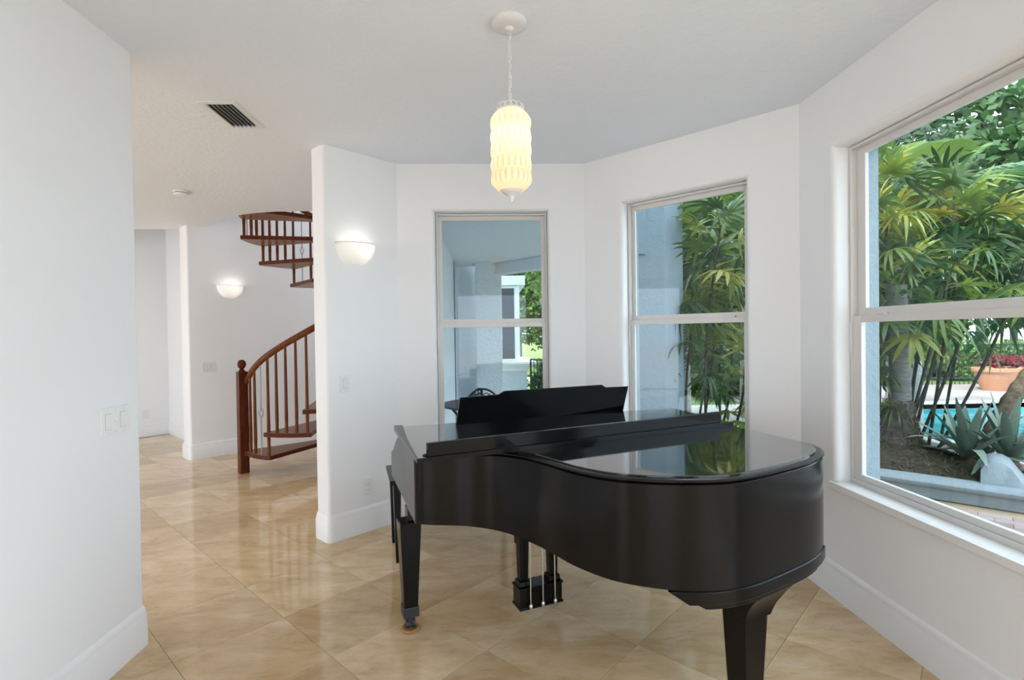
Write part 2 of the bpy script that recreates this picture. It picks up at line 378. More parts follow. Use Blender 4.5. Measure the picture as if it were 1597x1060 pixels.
# ceiling with the stairwell opening
cp = [(-8, -3.1), (2.1, -3.1), (2.1, 3.15), (.862, 4.38), (-.56, 4.38), (-.714, 4.38), (-.714, 5.67), (-1.89, 5.67), (-2.27, 5.69), (-2.50, 5.745), (-2.706, 5.833), (-2.95, 6.02), (-3.2, 6.22), (-3.459, 6.47), (-3.56, 6.57), (-8, 6.53)]
struct(MB().prism(cp, H, H + .28).build('ceiling', M['ceil']), 'white knockdown textured ceiling')
struct(MB().box(-8, -3.3, 4.3, 10.5, 5.4, 5.5).box(-3.3, -.5, 4.3, 6.3, 5.4, 5.5).box(-3.3, -.5, 8.1, 10.5, 5.4, 5.5).box(-.9, -.5, 6.3, 8.1, 5.4, 5.5).build('ceiling_upper', M['ceil']), 'unseen upper ceiling with a gap added to light the spiral stair')  # roof gap added out of view to brighten the stairwell
struct(MB().box(-8, 2.1, -3.1, 4.35, H + .29, 6).build('wall_sun_block', M['stucco']))  # unseen block over the rooms, added to cast shade on the garden

# --- baseboards: profile swept along the wall line
def baseboard(name, pts, h=.187, t=.018, closed=False):
    prof = [(0, 0), (t, 0), (t, h - .05), (t - .004, h - .043), (t - .006, h - .03), (t - .006, h - .022), (.006, h - .006), (0, h)]
    P_ = [Vector(p) for p in pts]; loops = []
    for i, p in enumerate(P_):
        if i == 0: a = P_[1] - p; n = Vector((a.y, -a.x)).normalized(); k = 1
        elif i == len(P_) - 1: a = p - P_[i - 1]; n = Vector((a.y, -a.x)).normalized(); k = 1
        else:
            a = (p - P_[i - 1]).normalized(); b = (P_[i + 1] - p).normalized(); n1 = Vector((a.y, -a.x)); n2 = Vector((b.y, -b.x)); n = (n1 + n2).normalized(); k = 1 / max(.3, n.dot(n1))
        loops.append([(p.x + n.x * q[0] * k, p.y + n.y * q[0] * k, q[1]) for q in prof])
    return struct(MB().loft(loops).build(name, M['trim'], smooth=35))
sE = ec(ES, c_end); sE2 = ec(es2, c_end)
def rp(pts, rad): return round_poly(pts, rad)
bs = [(-.714, -.714 + es2), sE2, sE, ec(ES, 2 * YF - ES), (CB - YF, YF), (XR, CB - XR), (XR, 1.0)]
bpts = [bs[0]]
for i in range(1, len(bs) - 1):
    if i in (1, 2): bpts += round_poly([bs[i - 1], bs[i], bs[i + 1]], [0, .022, 0])[1:-1]
    else: bpts.append(bs[i])
bpts.append(bs[-1])
nS = 14
baseboard('baseboard_right', bpts)
baseboard('baseboard_left', round_poly([(XL, -.75), (XL, 2.545), (XL - .15, 2.545), (XL - .15, 0)], [0, .022, .022, 0]))
baseboard('baseboard_stair', round_poly([ec(et2, CFAR), ec(et2, c_t), ec(ET, c_t), ec(ET, 9.0)], [0, .025, .025, 0]))
baseboard('baseboard_hall', [ec(EFAR, -3), ec(EFAR, CFAR), ec(et2, CFAR)])

# --- floor: grout bed plus individual travertine tiles laid diagonally
TS, C0, E0 = .4955, .663, 1.213
fl = struct(MB().prism([(-8, -3.1), (2.0, -3.1), (2.0, 3.1), (.82, 4.28), (-.6, 4.28), (-.6, 8.3), (-2.6, 8.3), (-8, 10.5)], -.12, -.004).build('floor', M['grout']), 'polished diagonal travertine floor')
def clip(poly, a, b, c):
    """keep a x + b y <= c"""
    out = []
    for i in range(len(poly)):
        p, q = poly[i], poly[(i + 1) % len(poly)]; dp = a * p[0] + b * p[1] - c; dq = a * q[0] + b * q[1] - c
        if dp <= 0: out.append(p)
        if dp * dq < 0: t = dp / (dp - dq); out.append((p[0] + (q[0] - p[0]) * t, p[1] + (q[1] - p[1]) * t))
    return out
def tile_poly(i, j, g=.0009):
    c0, c1, e0, e1 = (C0 + i * TS + g) * R2, (C0 + (i + 1) * TS - g) * R2, (E0 + j * TS + g) * R2, (E0 + (j + 1) * TS - g) * R2
    return [ec(e0, c0), ec(e0, c1), ec(e1, c1), ec(e1, c0)]
proto = None; rest = MB(); ntile = 0
for i in range(-14, 16):
    for j in range(-12, 16):
        pl = tile_poly(i, j); cx = sum(p[0] for p in pl) / 4; cy = sum(p[1] for p in pl) / 4
        if cx < -7.4 or cx > 2.2 or cy < -2.8 or cy > 9.2: continue
        q = clip(pl, 1, 0, XR + .01); q = clip(q, 1, 1, CB + .012) if q else q
        if cx > -.72 and q: q = clip(q, 0, 1, YF + .01)
        elif cy > 4.2 and q: q = clip(q, 1, 0, -.71)
        if len(q) < 3: continue
        a = abs(sum(q[k][0] * q[(k + 1) % len(q)][1] - q[(k + 1) % len(q)][0] * q[k][1] for k in range(len(q)))) / 2
        if a < .002: continue
        vis = cy > 1.1 and abs(cx - .0412 * cy) < 1.02 * cy + .3 and cx > -6 and cy - cx < EFAR + .5 and not (cx < -2.0 and cy < 2.4) and not (cy - cx > et2 + .3 and cx + cy > CFAR + .3) and not (ET + .4 < cy - cx and cx + cy > 2.9)
        vis = vis and not (cx < -1.9 and cy < 1.35 * -cx * .9 - .6)
        if not vis: rest.prism(q, -.004, 0); continue
        ntile += 1
        full = a > TS * TS * .985
        if full and proto is not None: o = inst(proto, fl, (cx, cy, 0), name='tile')
        else:
            o = MB().prism([(p[0] - cx, p[1] - cy) for p in q], -.006, 0).build('tile', M['tile'], fl, world=False); o.location = (cx, cy, 0)
            if full: proto = o
print('tiles', ntile)
rr = rest.build('tile_field', M['tile_rest'], fl); rr['kind'] = 'stuff'

# ------------------------------------------------------------------ windows
def window(name, p0, p1, s0, s1, z0, z1, label, rail=(RAIL0, RAIL1), stile=.03):
    p0 = Vector((*p0, 0)); d = (Vector((*p1, 0)) - p0).normalized(); n = Vector((-d.y, d.x, 0)); up = Vector((0, 0, 1))
    c = p0 + d * (s0 + s1) / 2 + n * .11
    w = thing(name, label, None, (c.x, c.y, z0)); w['kind'] = 'structure'
    def bar(mb, a, b, za, zb, d0, d1):
        q = p0 + d * (a + b) / 2 + n * (d0 + d1) / 2; q.z = (za + zb) / 2
        mb.obox(q, d, n, up, abs(b - a) / 2, abs(d1 - d0) / 2, (zb - za) / 2)
    # stone sill
    sl = MB(); bar(sl, s0 - .03, s1 + .03, z0 - .024, z0 + .012, -.018, .0); bar(sl, s0, s1, z0, z0 + .0125, -.001, .09); sl.build('window_sill', M['sill'], w, bevel=.003)
    # outer frame with track lips
    fr = MB(); f = .018
    bar(fr, s0 + .004, s0 + f, z0 + .012, z1, .085, .145); bar(fr, s1 - f, s1 - .004, z0 + .012, z1, .085, .145)
    bar(fr, s0 + f, s1 - f, z1 - f, z1 - .004, .085, .145); bar(fr, s0 + f, s1 - f, z0 + .012, z0 + .04, .085, .145)
    fr.build('window_frame', M['frame'], w, bevel=.0015)
    gp = MB(); bar(gp, s0 + .0005, s0 + .006, z0 + .012, z1, .1, .14); bar(gp, s1 - .006, s1 - .0005, z0 + .012, z1, .1, .14); bar(gp, s0, s1, z1 - .006, z1 - .0005, .1, .14); gp.build('shadow_line_bars', M['dark'], w)  # solid dark bars painted in for the shadow line round the frame
    a, b = s0 + f, s1 - f; m0, m1 = rail
    for nm, za, zb, d0, d1, bt, tp in (('upper_sash', m0 + .012, z1 - f, .118, .138, m1 - m0 - .012, .034), ('lower_sash', z0 + .04, m0 + .035, .092, .116, .03, .035)):
        sh = MB(); bar(sh, a, a + stile, za, zb, d0, d1); bar(sh, b - stile, b, za, zb, d0, d1); bar(sh, a + stile, b - stile, za, za + bt, d0, d1); bar(sh, a + stile, b - stile, zb - tp, zb, d0, d1)
        so = sh.build(nm, M['frame'], w, bevel=.002)
        pn = MB(); bar(pn, a + stile - .004, b - stile + .004, za + bt - .004, zb - tp + .004, (d0 + d1) / 2 - .0025, (d0 + d1) / 2 + .0025); pn.build('pane', M['glass'], so)
    lk = MB()
    for s in (.13, .87): bar(lk, a + (b - a) * s - .025, a + (b - a) * s + .025, m0 + .034, m0 + .046, .09, .118)
    lk.build('sash_lock', M['frame'], w, bevel=.002)
    cd = MB(); bar(cd, s0 + .007, s0 + .011, m0 - .14, z1 - .1, .0865, .0905); bar(cd, s0 + .005, s0 + .013, m0 - .16, m0 - .0, .084, .088); cd.build('sash_balance', M['trim'], w)
    return w
window('window_1', (ec(ES, 2 * YF - ES)[0], YF), (CB - YF, YF), .287, 1.184, SILL, HEAD, 'single hung window above the music desk looking onto the porch')
window('window_2', (CB - YF, YF), (XR, CB - XR), .335, 1.232, SILL, HEAD, 'narrow single hung window in the angled wall, palms outside')
window('window_3', (XR, CB - XR), (XR, -3), .305, 1.84, SILL, HEAD, 'large single hung window on the right facing the pool', (RAIL0 - .02, RAIL1 - .012), .06)

# ------------------------------------------------------------------ grand piano
ang_u, ang_v = math.radians(21), math.radians(107)
U = Vector((math.cos(ang_u), math.sin(ang_u), 0)); V_ = Vector((math.cos(ang_v), math.sin(ang_v), 0)); Z = Vector((0, 0, 1))
pn = thing('grand_piano', 'black baby grand piano with closed lid and raised music desk', 'piano', (.45, 2.5, 0))
FL, FR = Vector((-.575, 3.0, 0)), Vector((.955, 3.585, 0))
curve = [(-.335, 2.23), (-.325, 2.205), (-.30, 2.196), (-.25, 2.20), (-.124, 2.222), (0.0, 2.21), (.09, 2.165), (.165, 2.09), (.236, 1.985), (.297, 1.895), (.382, 1.811), (.464, 1.764), (.6, 1.728), (.741, 1.718), (.853, 1.738), (.971, 1.793), (1.11, 1.871), (1.214, 1.936), (1.295, 2.005), (1.348, 2.07), (1.385, 2.15), (1.392, 2.23)]
cv = [tuple(p)[:2] for p in cline([(*p, 0) for p in curve], 3)]
def zb(x): 
    return .655 - .055 * max(0, min(1, (x + .3) / .45)) - .03 * max(0, min(1, (x - .2) / .5))
ZR = .935
hingeL = Vector((-.335, 2.23, 0)) + V_ * .52; hingeR = FR - V_ * (FR.y - 2.95 - .25)
spine = [(1.392 - .292 * t / 1, 2.23 + .956 * t) for t in (.15, .45, .75)]
# rim outer shell: outline from treble arm front round the tail to the bass arm front
side = [(FL.x + (curve[0][0] - FL.x) * t, FL.y + (curve[0][1] - FL.y) * t) for t in (0, .12, .25, .38, .6, .8)]
outl = side + cv + [(1.392 + (FR.x - 1.392) * t, 2.23 + (FR.y - 2.23) * t) for t in (.15, .4, .6, .74, .87, 1)]
def inset(poly, dist):
    out = []
    for i, p in enumerate(poly):
        a = Vector(poly[max(i - 1, 0)]); b = Vector(poly[min(i + 1, len(poly) - 1)]); t = (b - a).normalized(); out.append((p[0] - t.y * dist, p[1] + t.x * dist))
    return out
inn = inset(outl, .045)
def ztop(i):
    n = len(outl)
    if i < 4: return (.79, .82, .885, .93)[i]
    if n - 1 - i < 3: return (.79, .85, .93)[n - 1 - i]
    return ZR
mb = MB(); Lp = []
for i, (p, q) in enumerate(zip(outl, inn)):
    zz = zb(p[0]) if i < len(outl) - 7 else .60
    zt = ztop(i)
    pm = inset(outl, .004)[i] if False else p
    Lp.append([(p[0], p[1], zz), (p[0], p[1], zt - .004), (p[0] * .92 + q[0] * .08, p[1] * .92 + q[1] * .08, zt), (q[0], q[1], zt), (q[0], q[1], zz)])
mb.loft(Lp); rim = mb.build('rim', M['satin'], pn, smooth=40)
# bottom closing board (keybed + soundboard level)
mb = MB(); mb.prism(inset(outl, .03), .655, .675); mb.build('soundboard', M['satin'], pn)
kb = [FL + U * .02 + V_ * -.01, FR - U * .02 - V_ * .01, FR - U * .02 - V_ * .62, FL + U * .02 - V_ * .62]
MB().prism([(p.x, p.y) for p in kb], .608, .654).build('keybed', M['satin'], pn, bevel=.004)
fb = [FL + U * .06 - V_ * .02, FR - U * .06 - V_ * .02, FR - U * .06 - V_ * .27, FL + U * .06 - V_ * .27]
mb = MB(); mb.prism([(p.x, p.y) for p in fb], [.68, .68, .68, .68], [.76, .76, .86, .86]); mb.build('fallboard', M['lacquer'], pn, bevel=.006)
# lid: rounded lower tier that follows the rim, inset upper panel
def offset_closed(poly, dist):
    n = len(poly); out = []
    for i, p in enumerate(poly):
        t = (Vector(poly[(i + 1) % n]) - Vector(poly[i - 1])).normalized(); out.append((p[0] - t.y * dist, p[1] + t.x * dist))
    return out
tier = [(-.47, 2.69), (-.40, 2.45)] + [tuple(q) for q in cv] + [(1.35, 2.38), (1.30, 2.54), (1.24, 2.74), (1.13, 3.10)]
tl = [[(x, y, z) for x, y in offset_closed(tier, o)] for o, z in ((.012, ZR + .001), (.002, ZR + .003), (-.005, ZR + .007), (-.005, ZR + .012), (.002, ZR + .0145), (.016, ZR + .0155))]
lidt = MB().loft(tl).build('lid', M['satin'], pn, smooth=60)
lt2 = offset_closed(tier, .026); MB().loft([[(x, y, ZR + .014) for x, y in lt2], [(x, y, ZR + .0205) for x, y in lt2], [(x, y, ZR + .0215) for x, y in offset_closed(tier, .029)]]).build('lid_panel', M['lacquer'], lidt, smooth=8)
# folded-back front flap lying on the lid with its upturned lip
FA, FA2, FB2, FB = (-.289, 2.013), (-.506, 2.72), (1.118, 3.19), (1.243, 2.632)
flap = MB().prism([FA, FB, FB2, FA2], .957, .975).build('lid_flap', [M['lacquer'], M['desk']], pn)
for f in flap.data.polygons:
    if abs(f.normal.z) < .5: f.material_index = 1
a, b = Vector((-.250, 2.036, .975)), Vector((1.188, 2.658, .975)); dl = (b - a); ln = dl.length; dl.normalize(); dn = Vector((-dl.y, dl.x, 0))
MB().obox((a + b) / 2 + dn * .011 + Z * .0265, dl, dn, Z, ln / 2, .011, .0265).build('flap_lip', M['desk'], flap, bevel=.002)
for p in ((-.262, 2.062), (-.235, 2.13), (-.468, 2.70)): MB().lathe([(.0001, 0), (.012, 0), (.012, .003), (.006, .006), (.0001, .006)], (p[0], p[1], .9752), 12).build('rubber_button', M['rubber'], flap)
a = Vector((*FA, 0)); b = Vector((*FA2, 0)); tt = (b - a).normalized()
mb = MB(); mb.loft([[(p.x, p.y, .976), (p.x + w, p.y + .02 * w, .976), (p.x + w, p.y + .02 * w, .976 + hgt), (p.x, p.y, .976 + hgt)] for p, w, hgt in ((a + tt * .02, .004, .001), (a + tt * .4, .02, .004), (b, .045, .008))]); mb.build('flap_edge_strip', M['satin'], flap)
# music desk
def desk(u, z, lean=.26):
    base0, base1 = Vector((-.187, 2.742, .962)), Vector((.799, 3.146, .962)); d = (base1 - base0); n = Vector((d.y, -d.x, 0)).normalized()
    p = base0 + d * u; p += n * (z * lean); p.z += z; return p
prof = [(.0, 0), (1.0, 0), (1.012, .16), (.86, .163), (.83, .180), (.245, .180), (.215, .163), (.012, .16)]
mb = MB(); dd = Vector((.799 + .187, 3.146 - 2.742, 0)).normalized(); nn = Vector((dd.y, -dd.x, 0))
f0 = [desk(*q) for q in prof]; f1 = [p - nn * .014 for p in f0]
mb.loft([f0, f1]); ds = mb.build('music_desk', M['desk'], pn, bevel=.002)
mb = MB(); q0, q1 = desk(.02, .0), desk(.98, 0); c = (q0 + q1) / 2 + Vector((-nn.x, -nn.y, 0)) * .06; c.z = .957
mb.obox(c, dd, nn, Z, (q1 - q0).length / 2, .075, .006); mb.build('desk_shelf', M['lacquer'], ds, bevel=.002)
# legs
def taper(mb, c, z0, z1, h0, h1, ax=U, ay=None):
    ay = ay or Vector((-ax.y, ax.x, 0))
    lo = [[tuple(Vector((c[0], c[1], 0)) + ax * (h * i) + ay * (h * j) + Z * z) for i, j in ((-1, -1), (1, -1), (1, 1), (-1, 1))] for z, h in ((z0, h0), (z1, h1))]
    return mb.loft(lo)
def front_leg(c, vis=True):
    lg = MB(); taper(lg, c, .085, .545, .032, .052); cc = Vector((c[0], c[1], 0)) + U * .022; taper(lg, cc, .545, .612, .034, .034)
    lo = lg.build('leg', M['satin'], pn, bevel=.004)
    cs = MB(); taper(cs, c, .075, .125, .038, .038); cs.obox((c[0], c[1], .05), U, V_, Z, .012, .02, .026); cs.build('caster_fork', M['black_iron'], lo, bevel=.003)
    wv = MB(); cx = Vector((c[0], c[1], .036))
    for k in (-1, 1): wv.tube([cx + U * (.016 * k - .006), cx + U * (.016 * k + .006)], .024, 14)
    wv.build('caster_wheel', M['black_iron'], lo)
    cup = MB().lathe([(.0001, .0), (.044, .0), (.047, .006), (.044, .014), (.036, .016), (.030, .010), (.0001, .009)], (c[0], c[1], .0005), 28); return cup
cup = front_leg((-.415, 2.575)); tag(cup.build('caster_cup', M['cup'], smooth=40, loc=(-.415, 2.575, 0)), 'round wooden caster cup under the treble piano leg', 'caster cup', 'piano caster cups')
cup = front_leg((1.03, 3.22)); tag(cup.build('caster_cup', M['cup'], smooth=40, loc=(1.03, 3.22, 0)), 'round wooden caster cup under the bass piano leg', 'caster cup', 'piano caster cups')
c = Vector((.925, 1.885, 0)); ay = Vector((-U.y, U.x, 0))
lg = MB(); taper(lg, c, .09, .425, .042, .056); lt = lg.build('leg', M['satin'], pn, bevel=.004)
br = MB()
fr_ = [q for q in cv if q[1] < 2.12 and q[0] > .55]
def band(x0, x1, ins, z, back=.2):
    f = [q for q in offset_closed(tier, ins) if q[1] < 2.12 and x0 < q[0] < x1]; a, b = Vector((*f[0], 0)), Vector((*f[-1], 0)); return f, a, b
def step(x0t, x0b, x1t, x1b, ins, zt, zb_, back):
    N_ = 14; oc = offset_closed(tier, ins); oc = [q for q in oc if q[0] > .4 and q[1] < 2.2]
    def at(x):
        for q, r in zip(oc, oc[1:]):
            if q[0] <= x <= r[0]: w = (x - q[0]) / (r[0] - q[0] + 1e-9); return q[1] + (r[1] - q[1]) * w
        return oc[-1][1]
    def ring(x0, x1, z): 
        f = [(x0 + (x1 - x0) * i / N_, at(x0 + (x1 - x0) * i / N_), z) for i in range(N_ + 1)]; return f + [(f[-1][0] - .02, f[-1][1] + back, z), (f[0][0] + .02, f[0][1] + back + .1, z)]
    br.loft([ring(x0t, x1t, zt), ring(x0b, x1b, zb_)])
step(.585, .655, 1.345, 1.335, -.007, .573, .528, .2); step(.675, .715, 1.27, 1.265, .004, .529, .508, .18)
prof = [(.508, .20, .105), (.500, .185, .10), (.487, .155, .09), (.470, .125, .08), (.452, .10, .07), (.435, .085, .064), (.420, .074, .061), (.412, .066, .06)]
lo = [[tuple(c + U * (w * i if i > 0 else -.06) + ay * ((-dpt + (.32 * (w - .066) if i > 0 else 0)) if j < 0 else .1) + Z * z) for i, j in ((-1, -1), (1, -1), (1, 1), (-1, 1))] for z, w, dpt in prof]
br.loft(lo); br.build('leg_bracket', M['satin'], lt, smooth=35, bevel=.003)
cs = MB(); cs.obox((c.x, c.y, .06), U, ay, Z, .03, .03, .036); cs.build('caster_fork', M['black_iron'], lt, bevel=.003)
cup = MB().lathe([(.0001, .0), (.044, .0), (.047, .006), (.044, .014), (.036, .016), (.030, .010), (.0001, .009)], (c.x, c.y, .0005), 28)
wv = MB()
for k in (-1, 1): wv.tube([Vector((c.x, c.y, .036)) + U * (.016 * k - .006), Vector((c.x, c.y, .036)) + U * (.016 * k + .006)], .024, 14)
wv.build('caster_wheel', M['black_iron'], lt)
tag(cup.build('caster_cup', M['cup'], smooth=40, loc=(c.x, c.y, 0)), 'round wooden caster cup under the tail piano leg', 'caster cup', 'piano caster cups')
# lyre
lc = Vector((.222, 2.645, 0)); 
ly = MB(); ly.obox(lc + Z * .131, U, ay, Z, .117, .045, .05); ly.obox(lc + Z * .0825, U, ay, Z, .122, .050, .006); ly.obox(lc + Z * .18, U, ay, Z, .122, .050, .006)
lyo = ly.build('lyre_box', M['satin'], pn, bevel=.003)
for k in (-1, 1):
    q = lc + U * (.083 * k); po = MB(); taper(po, q, .186, .612, .021, .029); taper(po, q, .186, .212, .033, .030); po.build('lyre_post', M['satin'], lyo, bevel=.003)
for k in (-1, 0, 1):
    q = lc + U * (.068 * k) - ay * .062; MB().tube([q + Z * .085, q + Z * .1, q + ay * .004 + Z * .62], .0032, 8).build('pedal_rod', M['steel'], lyo, smooth=60)
    MB().lathe([(.0001, -.012), (.008, -.01), (.010, 0), (.006, .012), (.0001, .014)], (q.x, q.y, .10), 12).build('rod_nut', M['steel'], lyo, smooth=60)
    q2 = lc + U * (.05 * k) + ay * .045; MB().loft([[tuple(q2 + ay * t + U * (w * i) + Z * (zz + hh * j)) for i, j in ((-1, -1), (1, -1), (1, 1), (-1, 1))] for t, w, zz, hh in ((0, .008, .115, .005), (.05, .011, .112, .005), (.09, .017, .105, .005), (.115, .012, .098, .004))]).build('pedal', M['brass'], lyo, bevel=.002)

# ------------------------------------------------------------------ piano bench
b1, b2, b3 = Vector((-.695, 3.67, 0)), Vector((-.61, 3.345, 0)), Vector((.16, 3.60, 0)); b4 = b1 + (b3 - b2)
bn = thing('piano_bench', 'black wooden piano bench tucked behind the piano keyboard', 'bench', tuple((b1 + b3) / 2))
bu = (b3 - b2).normalized(); bw = (b1 - b2).normalized(); bc = (b1 + b3) / 2
e = .045; MB().prism([tuple(p)[:2] for p in (b2 - bu * e - bw * e, b3 + bu * e - bw * e, b4 + bu * e + bw * e, b1 - bu * e + bw * e)], .505, .535).build('seat', M['satin'], bn, bevel=.006)
MB().prism([tuple(p)[:2] for p in (b2, b3, b4, b1)], .44, .504).build('apron', M['satin'], bn, bevel=.003)
for p in (b1, b2, b3, b4):
    lo = MB(); taper(lo, p, 0, .505, .013, .024, bu); lo.build('leg', M['satin'], bn, bevel=.003)

# ------------------------------------------------------------------ pendant lamp
px_, py_ = .1, 2.25
pd = thing('pendant_lamp', 'white glass cylinder pendant lamp hanging on a chain from the ceiling', 'pendant lamp', (px_, py_, H))
MB().lathe([(.0001, 0), (.072, 0), (.074, -.006), (.073, -.018), (.064, -.026), (.045, -.029), (.02, -.031), (.013, -.04), (.0001, -.042)], (px_, py_, H), 36).build('canopy', M['white_metal'], pd, smooth=40)
z = H - .04; ztopc = 2.43; k = 0
chp = None
while z > ztopc:
    if chp is None:
        ring = [Vector((.0065 * math.cos(t), 0, .0125 * math.sin(t))) for t in [2 * PI * q / 14 for q in range(15)]]
        chp = MB().tube(ring, .0017, 6, cap=False).build('chain_link', M['white_metal'], pd, world=False, smooth=60); o = chp
    else: o = inst(chp, pd, name='chain_link')
    o.location = (.0008 * math.sin(k * 1.7), 0, z - .010 - H); o.rotation_euler = (0, 0, PI / 2 * (k % 2) + .5 + k * .08); z -= .0205; k += 1
cordp = [(px_ + .006 * math.sin(q * 1.3), py_ + .006 * math.cos(q * 1.3), H - .03 - q * .0205) for q in range(18)]
MB().tube(cline(cordp, 3), .0018, 6).build('cord', M['white_metal'], pd, smooth=60)
SB, ST = 2.062, 2.402
# crown gallery
mb = MB(); mb.lathe([(.058, 0), (.060, .004), (.056, .010), (.03, .02), (.012, .03), (.008, .05), (.0001, .05)], (px_, py_, ST - .004), 32)
for q in range(14):
    t = 2 * PI * q / 14; cx = px_ + .056 * math.cos(t); cy = py_ + .056 * math.sin(t)
    mb.tube([Vector((cx, cy, ST + .012)) + Vector((-math.sin(t), math.cos(t), 0)) * (.0115 * math.cos(w)) + Vector((0, 0, 1)) * (.012 * math.sin(w)) for w in [2 * PI * r / 10 for r in range(11)]], .0022, 5, cap=False)
mb.build('crown', M['white_metal'], pd, smooth=50)
# pressed-glass shade with rows of teardrop relief
n = 112; rows = 64; loops = []
for i in range(rows + 1):
    t = i / rows; z = SB + (ST - SB) * t
    ee = min(t, 1 - t) * (ST - SB); r = .0825 if ee > .045 else .0825 - .030 * (1 - (ee / .045)) ** 2.2
    loop = []
    for q in range(n):
        a = 2 * PI * q / n; w = 0
        tt = (t - .06) / .88
        if 0 < tt < 1:
            row = tt * 5; fr_ = row - int(row); cols = 20; ph = (a / (2 * PI) * cols + (.5 if int(row) % 2 else 0)) % 1 - .5
            wd = .16 + .28 * math.sin(PI * fr_) ; w = .0058 * max(0, 1 - (ph / wd) ** 2) * math.sin(PI * min(1, fr_ * 1.08)) ** .6 if fr_ < .92 else .0015
        loop.append((px_ + (r + w) * math.cos(a), py_ + (r + w) * math.sin(a), z))
    loops.append(loop)
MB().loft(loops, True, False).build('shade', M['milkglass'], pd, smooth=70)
MB().lathe([(.046, .0), (.044, -.006), (.036, -.014), (.02, -.022), (.012, -.03), (.008, -.038), (.009, -.042), (.005, -.048), (.0001, -.054)], (px_, py_, SB + .004), 28).build('finial', M['white_metal'], pd, smooth=50)
def point(name, loc, energy, col, rad, parent=None):
    l = bpy.data.lights.new(name, 'POINT'); l.energy = energy; l.color = col; l.shadow_soft_size = rad
    o = bpy.data.objects.new(name, l); COL.objects.link(o); 
    if parent: o.parent = parent; o.location = Vector(loc) - parent.location
    else: o.location = loc
    return o
point('bulb', (px_, py_, 2.285), .12, (1, .85, .66), .02, pd); point('bulb', (px_, py_, 2.15), .045, (1, .72, .45), .02, pd)

# ------------------------------------------------------------------ sconces
def sconce(c, ang, label, w=.152, h=.155, dp=.13):
    sc = thing('wall_sconce', label, 'sconce', c, ang, 'half bowl wall sconces')
    loops = []
    for i in range(13):
        t = i / 12; ph = t * PI / 2; rr = max(.002, math.sin(ph)) ** .9; zz = -h * math.cos(ph)
        if i == 12: rr *= 1.02
        loops.append([(w * rr * math.cos(PI * k / 24), -dp * rr * math.sin(PI * k / 24) - .002, zz) for k in range(25)])
    MB().loft(loops, False, False).build('bowl', M['alabaster'], sc, world=False, smooth=60)
    rim = [(w * 1.02 * math.cos(PI * k / 24), -dp * 1.02 * math.sin(PI * k / 24) - .002, 0) for k in range(25)]
    MB().tube(rim, .004, 6).build('bowl_rim', M['alabaster'], sc, world=False, smooth=60)
    MB().box(-.05, .05, -.012, -.001, -.09, -.01).build('back_plate', M['white_metal'], sc, world=False)
    MB().tube([(0, -.012, -.06), (0, -.05, -.06), (0, -.055, -.045)], .008, 8).build('lamp_holder', M['white_metal'], sc, world=False)
    l = point('bulb', (0, 0, 0), .095, (1, .93, .82), .025); l.parent = sc; l.location = (.015, -.06, -.015)
    return sc
q = ec(ES, 0)
def onS(x, e, z): return (x, x + e, z)
sconce(onS(-.981, ES, 2.112), PI / 4, 'glowing white half bowl sconce on the angled wall beside the window')
sconce(onS(-3.242, ET, 2.095), PI / 4, 'glowing white half bowl sconce on the wall behind the spiral stair')

# ------------------------------------------------------------------ switches, outlets, vent, detector
def plate_dev(name, label, cat, c, ang, w, h, kind, group=None):
    t = thing(name, label, cat, c, ang, group)
    MB().box(-w / 2, w / 2, -.0065, -.0005, -h / 2, h / 2).build('cover_plate', M['plate'], t, world=False, bevel=.002)
    k = len(kind)
    for i, s in enumerate(kind):
        x = (i - (k - 1) / 2) * .046
        if s == 'R':
            MB().box(x - .0165, x + .0165, -.009, -.0066, -.033, .033).build('rocker', M['plate'], t, world=False, bevel=.0012)
            MB().box(x - .0180, x + .0180, -.0069, -.0066, -.0345, .0345).build('rocker_gap_shade', M['slat'], t, world=False)  # grey strip paints the shade round the rocker
        elif s == 'T':
            MB().box(x - .012, x + .012, -.0075, -.0066, -.024, .024).build('toggle_slot', M['plate'], t, world=False, bevel=.001)
            MB().obox((x, -.013, .006), (1, 0, 0), (0, 1, .5), (0, -.5, 1), .004, .008, .005).build('toggle', M['plate'], t, world=False, bevel=.001)
        elif s == 'O':
            for zz in (.0195, -.0195):
                MB().lathe([(.0001, 0), (.0165, 0), (.0165, .002), (.0001, .0022)], (0, 0, 0), 20).build('socket', M['plate'], t, world=False).matrix_local = Matrix.Translation((x, -.0066, zz)) @ Matrix.Rotation(PI / 2, 4, 'X')
                for dx, hh in ((-.006, .005), (.006, .006)): MB().box(x + dx - .0012, x + dx + .0012, -.0092, -.0088, zz - hh + .003, zz + hh).build('slot', M['dark'], t, world=False)
    for zz in ((-h / 2 + .012, h / 2 - .012)):
        for i in range(k):
            x = (i - (k - 1) / 2) * .046; MB().lathe([(.0001, 0), (.003, 0), (.003, .0012), (.0001, .0014)], (0, 0, 0), 8).build('screw', M['frame'], t, world=False).matrix_local = Matrix.Translation((x, -.0066, zz)) @ Matrix.Rotation(PI / 2, 4, 'X')
    return t
plate_dev('light_switch', 'white three gang switch plate on the near left wall', 'light switch', (XL, 2.372, 1.092), PI / 2, .172, .122, 'RTR')
plate_dev('light_switch', 'white single rocker switch below the sconce on the angled wall', 'light switch', onS(-1.05, ES, 1.107), PI / 4, .074, .122, 'R')
plate_dev('light_switch', 'white triple switch plate on the wall behind the stair', 'light switch', onS(-3.422, ET, 1.093), PI / 4, .150, .122, 'RRR')
plate_dev('wall_outlet', 'white duplex outlet low on the angled wall beside the piano', 'outlet', onS(-.931, ES, .325), PI / 4, .076, .126, 'O')
plate_dev('wall_outlet', 'white outlet low on the far hall wall at left', 'outlet', (*ec(EFAR, 2.83), .33), PI / 4, .095, .13, 'O')
